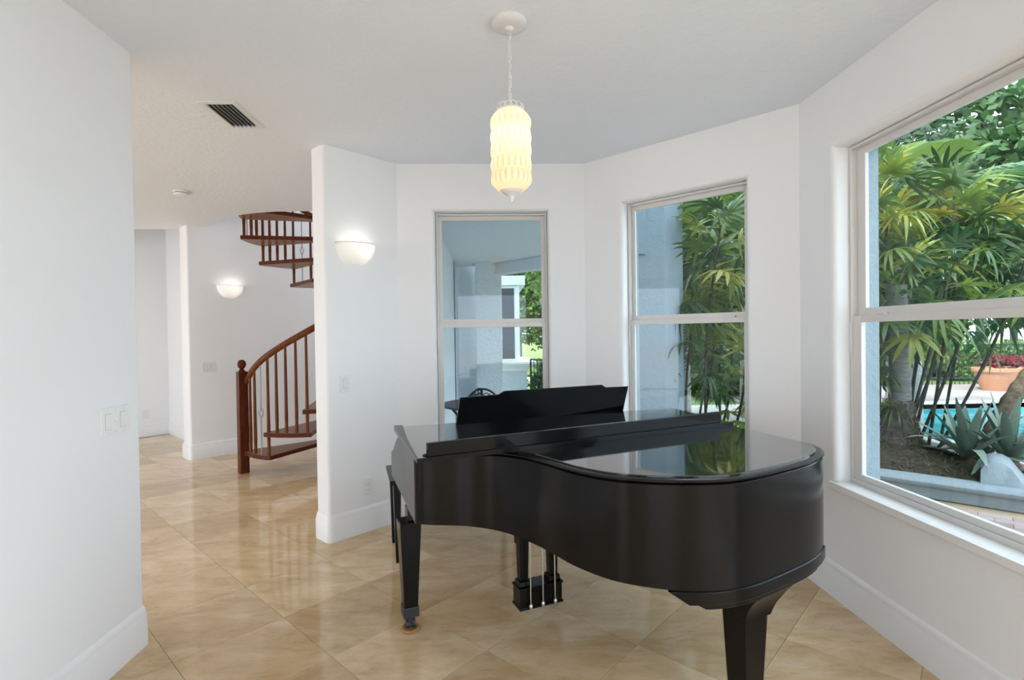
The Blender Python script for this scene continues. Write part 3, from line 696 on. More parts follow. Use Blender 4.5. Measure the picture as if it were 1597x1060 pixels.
plate_dev('wall_outlet', 'white outlet behind the stair balusters low on wall', 'outlet', onS(-2.55, ET, .33), PI / 4, .076, .126, 'O')

vt = thing('ceiling_vent', 'white ceiling air vent with angled louvre slats', 'vent', (-1.53, 3.22, H))
mb = MB(); x0, x1, y0, y1 = -1.605, -1.455, 3.065, 3.375
for a in ((x0 - .035, x0, y0 - .035, y1 + .035), (x1, x1 + .035, y0 - .035, y1 + .035), (x0, x1, y0 - .035, y0), (x0, x1, y1, y1 + .035)): mb.box(*a, H - .006, H - .0005)
mb.build('vent_frame', M['plate'], vt, bevel=.002)
MB().box(x0, x1, y0, y1, H - .0012, H - .0006).build('duct_shade_sheet', M['dark'], vt)  # dark sheet stands in for the shaded duct, no hole behind it
for k in range(6):
    x = x0 + .012 + k * .0252; MB().obox((x, (y0 + y1) / 2, H - .009), (.6, 0, -.8), (0, 1, 0), (.8, 0, .6), .0085, (y1 - y0) / 2, .0012).build('slat', M['slat'], vt)
sd = thing('smoke_detector', 'round white smoke detector on the hall ceiling', 'smoke detector', (-2.798, 4.905, H))
MB().lathe([(.0001, 0), (.068, 0), (.07, -.008), (.066, -.012), (.0001, -.012)], (-2.798, 4.905, H), 28).build('base', M['plate'], sd, smooth=40)
MB().lathe([(.056, -.012), (.056, -.018)], (-2.798, 4.905, H), 28).build('sensor_gap', M['dark'], sd)
MB().lathe([(.0001, -.018), (.062, -.018), (.06, -.028), (.045, -.036), (.0001, -.038)], (-2.798, 4.905, H), 28).build('cover', M['plate'], sd, smooth=40)

# ------------------------------------------------------------------ spiral staircase
CX, CY, RS, TH0, AL, RISE = -1.981, 6.181, .815, 3.786, .530, .236
st = thing('spiral_staircase', 'mahogany spiral staircase with turned newel and open treads', 'staircase', (CX, CY, 0))
MB().lathe([(.05, 0), (.05, 4.1)], (CX, CY, 0), 20).build('center_pole', M['wood'], st, smooth=40)
def P3(a, r, z): return Vector((CX + r * math.cos(a), CY + r * math.sin(a), z))
tp = None
for k in range(1, 14):
    a = TH0 + (k - 1) * AL
    if tp is None:
        ov = .05; prof = [(.045, -.6)] ; pl = [(.05 * math.cos(t), .05 * math.sin(t)) for t in (AL * .5 + 1.1, AL * .5 - 1.1)]
        arc = [(RS * 1.015 * math.cos(t), RS * 1.015 * math.sin(t)) for t in [-ov + (AL + 2 * ov) * q / 8 for q in range(9)]]
        pl = [(.04, -.06)] + arc + [(.04 * math.cos(AL) - .05 * math.sin(AL), .04 * math.sin(AL) + .06)]
        tb = MB().prism(pl, -.045, 0); tp = tb.build('tread', [M['oak'], M['wood']], st, world=False, bevel=.006)
        for f in tp.data.polygons:
            if abs(f.normal.z) < .5: f.material_index = 1
        o = tp
    else: o = inst(tp, st, name='tread'); bv = o.modifiers.new('bevel', 'BEVEL'); bv.width = .006; bv.segments = 2; bv.limit_method = 'ANGLE'
    o.location = (0, 0, k * RISE); o.rotation_euler = (0, 0, a)
RH = .90
def rail_z(a): 
    t = (a - TH0) / AL; return RISE * (t + .5) + RH + (0 if t > 1 else -.05 * (1 - t) ** 2)
rl = [P3(TH0 + AL * t, RS - .02, rail_z(TH0 + AL * t)) for t in [q / 6 for q in range(0, 13 * 6 + 1)]]
mb = MB(); loops = []
for i, p in enumerate(rl):
    t = (rl[min(i + 1, len(rl) - 1)] - rl[max(i - 1, 0)]).normalized(); a = t.cross(Z).normalized(); b = a.cross(t)
    loops.append([tuple(p + a * (.026 * math.cos(w)) + b * (.03 * math.sin(w) + (.006 if math.sin(w) > 0 else 0))) for w in [2 * PI * q / 12 for q in range(12)]])
mb.loft(loops); mb.build('handrail', M['rail_wood'], st, smooth=50)
# newel post
nq = P3(TH0 - .03, RS + .02, 0); na = Vector((math.cos(.75), math.sin(.75), 0))
nw = MB(); taper(nw, nq, 0, 1.085, .046, .046, na); nw = nw.build('newel_post', M['wood'], st, bevel=.004)
MB().lathe([(.0001, 0), (.03, 0), (.034, .008), (.022, .02), (.018, .028), (.032, .042), (.041, .062), (.044, .082), (.038, .104), (.022, .122), (.0001, .128)], (nq.x, nq.y, 1.085), 20).build('newel_finial', M['wood'], nw, smooth=50)
MB().obox(P3(TH0 + .05, RS - .01, RISE - .022), (1, 0, 0), (0, 1, 0), Z, .03, .03, .02).build('newel_bracket', M['wood'], nw, bevel=.004)
# balusters: wooden spindles, every eighth a wrought iron one with a basket
bp = None; ip = None
for q in range(1, 13 * 4):
    t = q / 4; k = int(math.ceil(t - 1e-6)); a = TH0 + AL * t; z0 = k * RISE; z1 = rail_z(a) - .02; Lh = z1 - z0; p = P3(a, RS - .02, z0)
    iron = q % 8 == 3
    if iron:
        mb = MB(); mb.tube([(0, 0, 0), (0, 0, .40)], .006, 6); mb.tube([(0, 0, .52), (0, 0, 1)], .006, 6)
        for w in range(4):
            mb.tube([(.026 * math.sin(PI * s / 8) * math.cos(w * PI / 2 + s * .35), .026 * math.sin(PI * s / 8) * math.sin(w * PI / 2 + s * .35), .40 + .12 * s / 8) for s in range(9)], .0032, 5)
        if ip is None: ip = mb.build('iron_baluster', M['iron'], st, world=False, smooth=50); o = ip
        else: o = inst(ip, st, name='iron_baluster')
    else:
        if bp is None:
            bp = MB().lathe([(.016, 0), (.016, .12), (.018, .16), (.0155, .5), (.0130, 1)], (0, 0, 0), 10).build('baluster', M['rail_wood'], st, world=False, smooth=50); o = bp
        else: o = inst(bp, st, name='baluster')
    o.location = p - Vector((CX, CY, 0)); o.scale = (1, 1, Lh)
# upper landing edge
struct(MB().box(-1.9, -.72, 4.4, 5.66, H + .281, H + .30).build('floor_upper', M['tile_rest']))

# ------------------------------------------------------------------ outside: porch
G = -.06
struct(MB().box(-60, 60, 10.6, 90, G - .3, G - .012).build('lawn', M['lawn']), 'green lawn beyond the pool and porch')
struct(MB().box(-60, 5.25, -40, 10.6, G - .3, G - .02).box(5.25, 60, -40, -2.9, G - .3, G - .02).build('terrace', M['deck']), 'pale stone paving around the house')  # kept pale behind the house so light bounced indoors stays neutral
struct(MB().prism([(-.56, 4.37), (.86, 4.37), (2.0, 3.3), (2.75, 6.6), (.5, 9.9), (-.56, 9.9)], G - .1, -.03).build('floor_porch', M['deck']), 'grey stone porch floor')
struct(MB().prism([(-.56, 4.375), (.86, 4.375), (1.0, 4.24), (1.60, 6.6), (1.60, 7.2), (.2, 8.78), (-.56, 9.1)], 2.61, 2.8).build('ceiling_porch', M['stucco_w']), 'blue grey stucco porch ceiling')
struct(MB().prism([(-.7, 4.4), (.86, 4.4), (1.0, 4.26), (1.6, 6.6), (1.6, 7.2), (.2, 8.8), (-.7, 9.1)], 2.81, 6).build('wall_porch_sun_block', M['stucco_p']))  # unseen mass over the porch, added to keep sun off the pier
struct(MB().box(-.56, -.2, 9.1, 9.3, G, 3.2).build('wall_porch', M['stucco_p']))
struct(MB().prism([(-.235, 8.62), (.195, 8.60), (.195, 8.95), (-.235, 8.97)], G, 2.62).build('column_porch', M['stucco_w'], bevel=.01), 'pale rough stucco porch column')
struct(MB().prism([(.10, 8.59), (1.52, 7.05), (1.70, 7.2), (.22, 8.80)], 2.43, 2.605).build('beam_porch', M['stucco_p']), 'stucco porch beam')
struct(MB().prism([(1.50, 6.60), (2.19, 6.45), (2.50, 6.66), (2.28, 7.0), (1.55, 7.0)], G, 4.2).build('pillar_porch', M['stucco_b'], bevel=.01), 'blue grey stucco pier outside the angled window')
struct(MB().prism([(1.52, 6.56), (1.955, 6.465), (1.965, 6.505), (1.53, 6.60)], 2.42, 4.2).build('trim_4', M['stucco_b'], bevel=.006))
# neighbouring wing of the house with its window
wg = thing('house_wing', 'white sunlit wing of the house with a tall dark window beyond the porch', 'house wing', (.1, 11.5, G))
MB().box(-1.2, .62, 11.0, 13, .86, 2.46).build('wing_wall', M['whitewash'], wg)
MB().box(-1.2, .74, 10.95, 13.1, 2.46, 2.66).build('wing_fascia', M['whitewash'], wg, bevel=.01)
MB().box(-1.2, .76, 10.98, 13, G, .80).build('wing_base', M['stucco_l'], wg)
MB().loft([[(x0, y0, z), (x1, y0, z), (x1, 13.1, z), (x0, 13.1, z)] for x0, x1, y0, z in ((-1.2, .78, 10.96, .66), (-1.2, .80, 10.94, .72), (-1.2, .92, 10.85, .80), (-1.2, .95, 10.82, .82), (-1.2, .95, 10.82, .86))]).build('wing_ledge', M['whitewash'], wg)
wp = MB().box(-.3, .56, 10.985, 11.02, .88, 2.44).build('wing_window', M['whitewash'], wg)
MB().box(-.25, .51, 10.975, 10.984, .92, 2.40).build('pane', mat('wing_dark_glass', (.02, .03, .05), .02, spec=.8), wp)
# railing along the porch edge
rlg = thing('porch_railing', 'black iron railing at the far edge of the porch', 'railing', (1.0, 9.6, -.03))
ra, rb = Vector((.78, 10.2, 0)), Vector((1.7, 8.75, 0))
for zz in (.08, .94): MB().tube([ra + Z * zz, rb + Z * zz], .018, 6).build('rail', M['black_iron'], rlg)
for k in range(17):
    p = ra + (rb - ra) * (k / 16); MB().tube([p + Z * -.04, p + Z * .94], .009 if k % 8 else .02, 6).build('picket', M['black_iron'], rlg)

# patio chairs and table just outside the porch window
def iron_chair(loc, rz, label):
    t = thing('patio_chair', label, 'chair', loc, rz, 'wrought iron patio chairs')
    MB().lathe([(.0001, .43), (.2, .43), (.21, .44), (.2, .45), (.0001, .45)], (0, 0, 0), 20).build('seat', M['black_iron'], t, world=False)
    for a in (.8, 2.35, 3.93, 5.5): MB().tube([(.19 * math.cos(a), .19 * math.sin(a), .43), (.23 * math.cos(a), .23 * math.sin(a), 0)], .011, 6).build('leg', M['black_iron'], t, world=False)
    bk = [(.2 * math.cos(w), -.2 + .03 * math.sin(w), .62 + .29 * math.sin(w)) if False else (.2 * math.cos(w), .19 + .06 * abs(math.sin(w)), .5 + .45 * math.sin(w) ** .6 if math.sin(w) > 0 else .5) for w in [PI * q / 20 for q in range(21)]]
    MB().tube(bk, .011, 6).build('back_frame', M['black_iron'], t, world=False)
    mb = MB()
    for x in (-.14, -.07, 0, .07, .14): mb.tube([(x, .2, .45), (x * 1.02, .25, .94 - abs(x) * .5)], .006, 5)
    for x in (-.105, -.035, .035, .105):
        mb.tube([(x + .03 * math.cos(w), .25, .89 - abs(x) * .3 + .03 * math.sin(w)) for w in [2 * PI * q / 10 for q in range(11)]], .005, 5)
    mb.build('back_scrolls', M['black_iron'], t, world=False)
    return t
iron_chair((-.06, 4.78, -.03), .1, 'wrought iron patio chair with scroll back seen above the music desk')
tb = thing('patio_table', 'round glass topped iron patio table outside the porch window', 'table', (-.05, 5.6, -.03))
MB().lathe([(.0001, .72), (.48, .72), (.49, .73), (.48, .74), (.0001, .74)], (-.05, 5.6, -.03), 28).build('table_top', M['black_iron'], tb)
for a in (0, PI / 2, PI, PI * 1.5): MB().tube([(-.05 + .4 * math.cos(a), 5.6 + .4 * math.sin(a), .69), (-.05 + .12 * math.cos(a), 5.6 + .12 * math.sin(a), .35), (-.05 + .35 * math.cos(a), 5.6 + .35 * math.sin(a), -.03)], .014, 6).build('leg', M['black_iron'], tb)
iron_chair((-.36, 5.15, -.03), -1.9, 'wrought iron patio chair at the left beside the porch wall')

# ------------------------------------------------------------------ pool terrace
deck = MB()
for a in ((5.2, 6.05, 2, 9.9), (5.2, 22, 9.9, 13.4), (5.2, 22, -3, 2)): deck.box(*a, G - .2, G)
struct(deck.build('pool_deck', M['pooldeck']), 'pale stone pool deck')
cop = MB()
for a in ((5.75, 6.1, 2.0, 10.2), (6.1, 22, 9.9, 10.2)): cop.box(*a, G - .1, G + .02)
struct(cop.build('pool_coping', M['whitewash'], bevel=.01))
struct(MB().box(6.05, 22, 2, 9.95, G - .3, G - .1).build('pool', M['water']), 'turquoise swimming pool water')
pav = struct(MB().prism([(2.1, -4), (5.2, -4), (5.2, 3.2), (4.3, 4.1), (2.6, 5.6), (2.1, 5.6)], G - .1, G - .008).build('paver_terrace', M['grout']), 'brick paver terrace outside the big window')
pp = None
for i in range(-9, 12):
    for j in range(-9, 12):
        c = Vector((4.0, 3.7, 0)) + Vector((1, -1, 0)).normalized() * (i * .205 + (.1 if j % 2 else 0)) + Vector((1, 1, 0)).normalized() * (j * .105)
        if c.x + c.y > 8.1 or c.x > 5.1 or c.x + c.y < 6.6: continue
        if pp is None:
            pp = MB().box(-.1, .1, -.0495, .0495, -.03, 0).build('paver_brick', M['paver'], pav, world=False, bevel=.004); o = pp
        else: o = inst(pp, pav, name='paver_brick'); bv = o.modifiers.new('bevel', 'BEVEL'); bv.width = .004; bv.segments = 1
        o.location = (c.x, c.y, G + random.uniform(-.002, .002)); o.rotation_euler = (0, 0, -PI / 4)
# planter curb
dcb = Vector((1, -1, 0)).normalized(); ncb = Vector((1, 1, 0)).normalized(); o0 = ec(0, 8.31); 
def cbp(s, t, z): p = Vector((*ec(0, 8.31), 0)) + dcb * s + ncb * t; return (p.x, p.y, z)
cb = thing('planter_curb', 'rounded grey stone curb of the palm bed outside the big window', 'planter curb', cbp(0, 0, G))
MB().loft([[cbp(s, 0, G), cbp(s, .18, G), cbp(s, .18, .035), cbp(s, 0, .035)] for s in (-2.2, .22)]).build('curb_base', M['curb'], cb)
cprof = lambda s: [cbp(s, .20, .036), cbp(s, .20, .104), cbp(s, .02, .110), cbp(s, -.02, .103), cbp(s, -.042, .085), cbp(s, -.042, .062), cbp(s, -.025, .042), cbp(s, .0, .036)]
MB().loft([cprof(s) for s in (-2.2, -1.2, -.2, .24)]).build('curb_coping', M['curb'], cb, smooth=50)
hs = [(-.085, .06), (-.08, .22), (-.05, .275), (0, .295), (.06, .29), (.11, .26), (.15, .20), (.19, .14), (.24, .106)]
MB().loft([[cbp(s, .12, .1), cbp(s, .12 + .1 * (z - .1) / .2, z - .012), cbp(s, .17 + .1 * (z - .1) / .2, z), cbp(s, .62, z), cbp(s, .66, z - .012), cbp(s, .66, .0)] for s, z in hs]).build('curb_hump', M['curb'], cb, smooth=50)
# planting bed: soil mound
def soil_z(x, y):
    d1 = math.hypot(x - 4.28, y - 5.32); d2 = math.hypot(x - 4.85, y - 5.05); c = (x + y - 8.6) / R2
    return .05 + .25 * math.exp(-(d1 / .42) ** 2) + .07 * math.exp(-(d2 / .4) ** 2) - .12 * max(0, min(1, c - .55))
nb = 46; mb = MB(); idx = {}
for i in range(nb + 1):
    for j in range(nb + 1):
        s = -2.0 + 3.8 * i / nb; t = .17 + 1.75 * j / nb; p = cbp(s, t, 0); mb.v.append((p[0], p[1], soil_z(p[0], p[1]) + random.uniform(-.02, .02)))
for i in range(nb):
    for j in range(nb):
        a = i * (nb + 1) + j; mb.f.append((a, a + 1, a + nb + 2, a + nb + 1)); mb.mi.append(0)
bed = mb.build('planting_bed', M['soil'], smooth=80); bed['kind'] = 'stuff'; bed['label'] = 'dark soil mound of the palm bed'; bed['category'] = 'soil'
mb = MB()
for k in range(2600):
    s = random.uniform(-1.6, .6); t = random.uniform(.26, 1.6); x, y, _ = cbp(s, t, 0); z = soil_z(x, y) + random.uniform(0, .03); a = random.uniform(0, 6.28); l = random.uniform(.02, .07); w = random.uniform(.003, .008)
    d = Vector((math.cos(a), math.sin(a), random.uniform(-.3, .6))).normalized() * l; n = Vector((-d.y, d.x, 0)).normalized() * w; c = Vector((x, y, z))
    mb.add([c - n, c + n, c + d + n * .3 + Z * .004, c + d - n * .3 + Z * .004], [(0, 1, 2, 3)], random.choice((0, 0, 1)))
lt_ = mb.build('leaf_litter', [M['litter'], M['moss']]); tag(lt_, 'dry leaf litter and moss scattered over the soil mound', 'leaf litter', kind='stuff')

# ------------------------------------------------------------------ plants
def blade(mb, base, d, up, length, width, droop, segs=4, fold=.35):
    d = Vector(d).normalized(); sd = d.cross(up).normalized(); nrm = sd.cross(d).normalized(); o = len(mb.v); prev = None
    for i in range(segs + 1):
        t = i / segs; p = Vector(base) + d * (length * t) - Vector((0, 0, 1)) * (droop * t * t * length); w = width * (math.sin(PI * min(.97, .12 + .8 * t)) ** .8) * (1 if t < .99 else .15)
        mb.v += [tuple(p - sd * w + nrm * (w * fold)), tuple(p), tuple(p + sd * w + nrm * (w * fold))]
    for i in range(segs):
        a = o + i * 3; mb.f += [(a, a + 1, a + 4, a + 3), (a + 1, a + 2, a + 5, a + 4)]; mb.mi += [0, 0]
def fan_mesh(seed, nseg, R_, wid, droop, pet):
    rd = random.Random(seed); mb = MB()
    mb.tube([(0, 0, 0), (pet * .5, 0, .03), (pet, 0, 0)], [.007, .006, .004], 5)
    for k in range(nseg):
        a = (k / (nseg - 1) - .5) * 2 * 1.95 + rd.uniform(-.06, .06); l = R_ * (1 - .25 * abs(a) / 2) * rd.uniform(.88, 1.08)
        blade(mb, (pet, 0, 0), (math.cos(a), math.sin(a), .12 + .15 * rd.random()), Vector((0, 0, 1)), l, wid * rd.uniform(.85, 1.1), droop * rd.uniform(.7, 1.4), 5)
    me_o = mb.build('leaf', M['fan'], smooth=70); me = me_o.data; bpy.data.objects.remove(me_o); return me
def frond_mesh(seed, Lg, n, ll, droop):
    rd = random.Random(seed); mb = MB(); pts = [Vector((Lg * t * (1 - .18 * t), 0, Lg * (.28 * t - droop * t * t))) for t in [i / 14 for i in range(15)]]
    mb.tube(pts, [.014 * (1 - .8 * i / 14) for i in range(15)], 5)
    for k in range(n):
        t = .16 + .82 * k / n; i = min(13, int(t * 14)); p = pts[i].lerp(pts[i + 1], t * 14 - i); tg = (pts[i + 1] - pts[i]).normalized(); l = ll * math.sin(PI * (.18 + .75 * t)) * rd.uniform(.9, 1.08)
        for s in (-1, 1):
            d = tg * .55 + Vector((0, s, 0)) * .9 + Vector((0, 0, .22)); blade(mb, p, d, Vector((0, 0, 1)), l, .011 + .004 * rd.random(), .55, 3, .3)
    o = mb.build('frond', M['frond'], smooth=70); me = o.data; bpy.data.objects.remove(o); return me
FANS = [fan_mesh(s, n_, r_, w_, dr, pt_) for s, n_, r_, w_, dr, pt_ in ((1, 10, .48, .030, .5, .34), (2, 9, .44, .034, .75, .3), (3, 12, .50, .025, .95, .4), (4, 8, .42, .040, .4, .26))]
FRONDS = [frond_mesh(5, 1.9, 42, .42, .62), frond_mesh(6, 2.3, 50, .46, .85), frond_mesh(7, 1.5, 36, .36, .35)]
def mobj(me, name, parent, loc, rot, sc):
    o = bpy.data.objects.new(name, me); COL.objects.link(o); o.parent = parent; o.location = loc; o.rotation_euler = rot; o.scale = (sc, sc, sc); return o
def fan_palm(base, top, nl, label, sc=1.0, seed=0, crown=.9, stem_r=.016, stemmat='cane', extra=()):
    rd = random.Random(seed + 100); base = Vector(base); top = Vector(top)
    t = thing('fan_palm', label, 'palm', tuple(base), 0, 'fan palms in the garden bed'); 
    mid = (base + top) / 2 + Vector((rd.uniform(-.08, .08), rd.uniform(-.08, .08), 0))
    pth = cline([base - Z * .05, mid, top], 6)
    MB().tube(pth, [stem_r * (1.15 - .3 * i / len(pth)) for i in range(len(pth))], 7).build('stem', M[stemmat], t, smooth=60)
    for k in range(nl):
        f = k / max(1, nl - 1); az = k * 2.4 + rd.uniform(-.3, .3) + seed; el = 1.25 - 1.75 * f + rd.uniform(-.15, .15); p = top - (top - mid).normalized() * (crown * f * .8) - base
        mobj(FANS[rd.randrange(4)], 'leaf', t, tuple(p), (rd.uniform(-.4, .4), -el, az), sc * rd.uniform(.85, 1.2))
    return t
FP = [
 # window 2 grove
 ((2.62, 6.95, 0), (2.70, 6.75, 1.75), 11, .8), ((2.95, 7.2, 0), (3.12, 7.0, 2.3), 13, .95), ((2.72, 7.6, 0), (2.72, 7.5, 2.75), 12, 1.0), ((3.35, 7.5, 0), (3.40, 7.25, 1.35), 10, .8),
 ((3.15, 6.75, 0), (3.18, 6.4, 1.0), 9, .7), ((3.3, 8.2, 0), (3.5, 8.0, 2.9), 12, 1.1), ((2.9, 8.6, 0), (3.0, 8.5, 1.9), 11, 1.0), ((3.7, 8.3, 0), (3.75, 8.2, 1.9), 11, 1.0), ((2.75, 6.6, 0), (2.86, 6.35, 2.75), 12, .85),
 # window 3 grove: canes lean to the right
 ((4.90, 5.9, .1), (5.70, 5.95, 2.5), 17, .72), ((5.02, 5.95, .1), (6.05, 6.0, 2.75), 17, .72), ((5.25, 5.9, .1), (6.2, 5.75, 2.35), 15, .68), ((4.3, 5.75, .1), (4.22, 5.55, 2.7), 16, .68), ((4.6, 6.3, .1), (5.0, 6.3, 2.9), 18, .75),
 ((5.3, 6.5, .1), (5.85, 6.5, 3.2), 17, .78), ((4.12, 5.7, .1), (4.12, 5.45, 1.35), 11, .5), ((4.05, 5.5, .1), (4.05, 5.32, .85), 9, .42), ((4.7, 5.75, .15), (5.2, 5.65, 2.2), 15, .62), ((4.45, 6.4, .1), (4.62, 6.3, 2.1), 15, .7), ((5.6, 6.8, .1), (6.4, 6.6, 3.0), 16, .78),
 ((4.75, 6.5, .1), (4.75, 6.3, 1.75), 14, .65), ((5.2, 6.3, .1), (5.45, 6.15, 1.9), 14, .65), ((4.5, 5.9, .1), (4.5, 5.7, 3.15), 16, .68), ((5.9, 6.6, .1), (6.1, 6.4, 1.95), 13, .65), ((5.2, 6.0, .1), (5.35, 5.8, 3.0), 16, .68),
]
where = ['beside the stucco pillar, low and nearest', 'second in from the pillar, seen through the angled window', 'tall and directly behind the pillar edge', 'short one at the right edge of the angled window', 'lowest, near the sill of the angled window', 'tallest at the back of the angled window view', 'mid height behind the pillar', 'mid height at the back right of the angled window', 'tall and slim at the top of the angled window',
 'leftmost leaning cane in the big window', 'leaning to the right through the centre of the big window', 'leaning furthest right below the big window rail', 'tall upright one at the left jamb of the big window', 'tallest behind the big window', 'tall one at the right of the big window', 'knee high one at the left of the trunk', 'smallest one by the window jamb', 'slim one between trunk and agave', 'bushy one behind the grey trunk', 'tall one furthest back by the pool', 'bushy one just above the big window rail', 'bushy one at the centre of the big window rail', 'tall slim one left of centre in the big window', 'low bushy one at the right of the big window rail', 'tall one at the top centre of the big window']
for k, (b_, t_, n_, s_) in enumerate(FP): fan_palm(b_, t_, n_, 'green fan palm, ' + where[k], s_, k)
# thick grey trunk palm
tpm = thing('trunk_palm', 'palm with thick ringed grey trunk rising from the soil mound', 'palm', (4.28, 5.32, .2))
mb = MB(); loops = []
for i in range(40):
    z = .15 + 1.75 * i / 39; r = .095 * (1 - .06 * i / 39) + .17 * math.exp(-((z - .15) / .18)) + .004 * (i % 2); loops.append([(4.28 + .02 * math.sin(z * 2) + r * math.cos(w), 5.32 + r * math.sin(w), z) for w in [2 * PI * q / 18 for q in range(18)]])
mb.loft(loops); mb.build('trunk', M['bark'], tpm, smooth=50)
mb = MB(); rd = random.Random(3)
for k in range(1100):
    a = rd.uniform(0, 6.28); z = rd.uniform(.22, .70); r = .10 + .24 * math.exp(-((z - .15) / .22)); p = Vector((4.28 + r * .8 * math.cos(a), 5.32 + r * .8 * math.sin(a), z)); a2 = a + rd.uniform(-.9, .9); l_ = rd.uniform(.4, 1); mb.tube([p, p + Vector((math.cos(a2) * .04, math.sin(a2) * .04, .03 - .06 * rd.random())) * l_, p + Vector((math.cos(a2) * .07, math.sin(a2) * .07, .02 - .12 * rd.random())) * l_], .0026, 3, cap=False)
rt = mb.build('root_fibres', M['fibre'], tpm); rt['kind'] = 'stuff'
for k in range(16):
    f = k / 15; mobj(FANS[(k * 3) % 4], 'leaf', tpm, (.02, 0, 1.32 + .4 * (1 - f)), (random.uniform(-.3, .3), -(1.1 - 1.75 * f), k * 2.4), .8)
# leaning fibrous trunk
lp_ = thing('leaning_palm', 'palm with shaggy dark trunk leaning right over the pool edge', 'palm', (4.95, 5.1, .15))
pth = cline([(4.9, 5.05, .1), (5.25, 5.2, .45), (5.7, 5.35, .85), (6.3, 5.55, 1.25), (6.8, 5.7, 1.6)], 6); MB().tube(pth, [.075 + .012 * (i % 2) for i in range(len(pth))], 10).build('trunk', M['fibre'], lp_, smooth=60)
for k in range(14): mobj(FRONDS[k % 3], 'frond', lp_, (1.85, .6, 1.5), (random.uniform(-.3, .3), -(1.0 - 1.5 * (k / 13)), k * 2.4), .75)
# tall feather palms behind
def feather_palm(base, hgt, n, label, sc, seed):
    t = thing('feather_palm', label, 'palm', base, 0, 'feather palms behind the pool bed'); rd = random.Random(seed)
    MB().lathe([(.13, -.1), (.10, hgt * .5), (.09, hgt)], base, 12).build('trunk', M['bark_pale'], t, smooth=60)
    for k in range(n): mobj(FRONDS[k % 3], 'frond', t, (0, 0, hgt - .1 * (k % 3)), (rd.uniform(-.25, .25), -(1.15 - 1.75 * k / n), k * 2.4 + seed), sc * rd.uniform(.9, 1.15))
feather_palm((6.6, 7.9, G), 3.3, 20, 'feather palm with arching fronds at top right of the big window', 1.15, 1)
feather_palm((5.9, 7.4, G), 2.5, 16, 'shorter feather palm drooping behind the leaning canes', 1.0, 2)
feather_palm((3.6, 9.6, G), 3.2, 20, 'feather palm at the upper left of the angled window', 1.2, 3)
feather_palm((4.5, 9.0, G), 3.9, 18, 'tall feather palm between the two right windows', 1.2, 4)
# agaves
def agave(c, n, Lg, label, seed):
    t = thing('agave', label, 'agave', c, 0, 'agaves by the curb'); rd = random.Random(seed)
    for k in range(n):
        f = k / (n - 1); el = 1.4 - .95 * f; a = k * 2.4 + seed; mb = MB(); l = Lg * (.75 + .35 * f) * rd.uniform(.85, 1.1); loops = []
        d = Vector((math.cos(a) * math.cos(el), math.sin(a) * math.cos(el), math.sin(el))); sd = Vector((-math.sin(a), math.cos(a), 0)); nr = sd.cross(d) * -1
        for i in range(8):
            s = i / 7; p = Vector(c) + d * (l * s) - Z * ((.12 + .42 * f) * l * s * s) + Z * .02; w = .042 * (math.sin(PI * (.22 + .76 * s)) ** .8) + .002; th = .012 * (1 - s) + .002
            loops.append([tuple(p - sd * w + nr * .014 * (1 - s)), tuple(p - nr * th), tuple(p + sd * w + nr * .014 * (1 - s)), tuple(p + nr * .001)])
        mb.loft(loops); mb.build('leaf', M['agave'], t, smooth=60)
    MB().lathe([(.0001, -.1), (.09, -.08), (.10, 0), (.06, .08), (.0001, .1)], c, 12).build('heart', M['fibre'], t, smooth=60)
agave((4.66, 4.92, .12), 22, .92, 'grey green agave in front of the pool, left of the pair', 1)
agave((4.93, 4.78, .12), 22, .95, 'grey green agave arching right beside the curb hump', 2)
# terracotta pots with red bromeliads
def pot(c, s, label, plabel, seed):
    t = thing('terracotta_pot', label, 'plant pot', c, 0, 'terracotta pots by the pool fence')
    MB().lathe([(.0001, 0), (.25 * s, 0), (.40 * s, .44 * s), (.43 * s, .45 * s), (.44 * s, .53 * s), (.41 * s, .54 * s), (.38 * s, .50 * s)], c, 28).build('pot_body', M['terracotta'], t, smooth=40)
    MB().lathe([(.0001, .49 * s), (.385 * s, .49 * s)], c, 24).build('soil', M['soil'], t)
    b = thing('red_bromeliads', plabel, 'plant', (c[0], c[1], c[2] + .49 * s), 0, 'red plants in the terracotta pots'); rd = random.Random(seed)
    for q in range(15):
        a = rd.uniform(0, 6.28); r = rd.uniform(0, .42) * s; hh = rd.uniform(.03, .28) * s; mb = MB()
        for w in range(16): 
            az = w * 2.4; el = rd.uniform(.2, 1.3); blade(mb, (r * math.cos(a), r * math.sin(a), hh), (math.cos(az) * math.cos(el), math.sin(az) * math.cos(el), math.sin(el)), Vector((0, 0, 1)), rd.uniform(.14, .26) * s, .022 * s, .4, 3)
        mb.build('rosette', M['red'], b, world=False, smooth=60)
pot((11.99, 11.94, G), 1.0, 'large terracotta pot by the pool fence', 'red and purple bromeliads filling the large terracotta pot', 1)
pot((13.1, 12.25, G), .95, 'second terracotta pot half behind the first', 'red bromeliads in the second terracotta pot', 2)
# iron fence beyond the pool
fc = thing('pool_fence', 'black iron picket fence between pool deck and lawn', 'fence', (12, 13.3, G))
f0, f1 = Vector((9.0, 13.45, 0)), Vector((19.0, 13.0, 0))
for zz in (.10, .98): MB().tube([f0 + Z * zz, f1 + Z * zz], .02, 6).build('rail', M['black_iron'], fc)
pk = None
for k in range(84):
    p = f0 + (f1 - f0) * (k / 83)
    if pk is None: pk = MB().tube([(0, 0, -.06), (0, 0, .98)], .011, 5).build('picket', M['black_iron'], fc, world=False); o = pk
    else: o = inst(pk, fc, name='picket')
    o.location = p - fc.location + Z * fc.location.z * 0; o.location.z = -G
for k in range(6):
    p = f0 + (f1 - f0) * (k / 5); MB().tube([p + Z * G, p + Z * 1.04], .03, 6).build('post', M['black_iron'], fc)
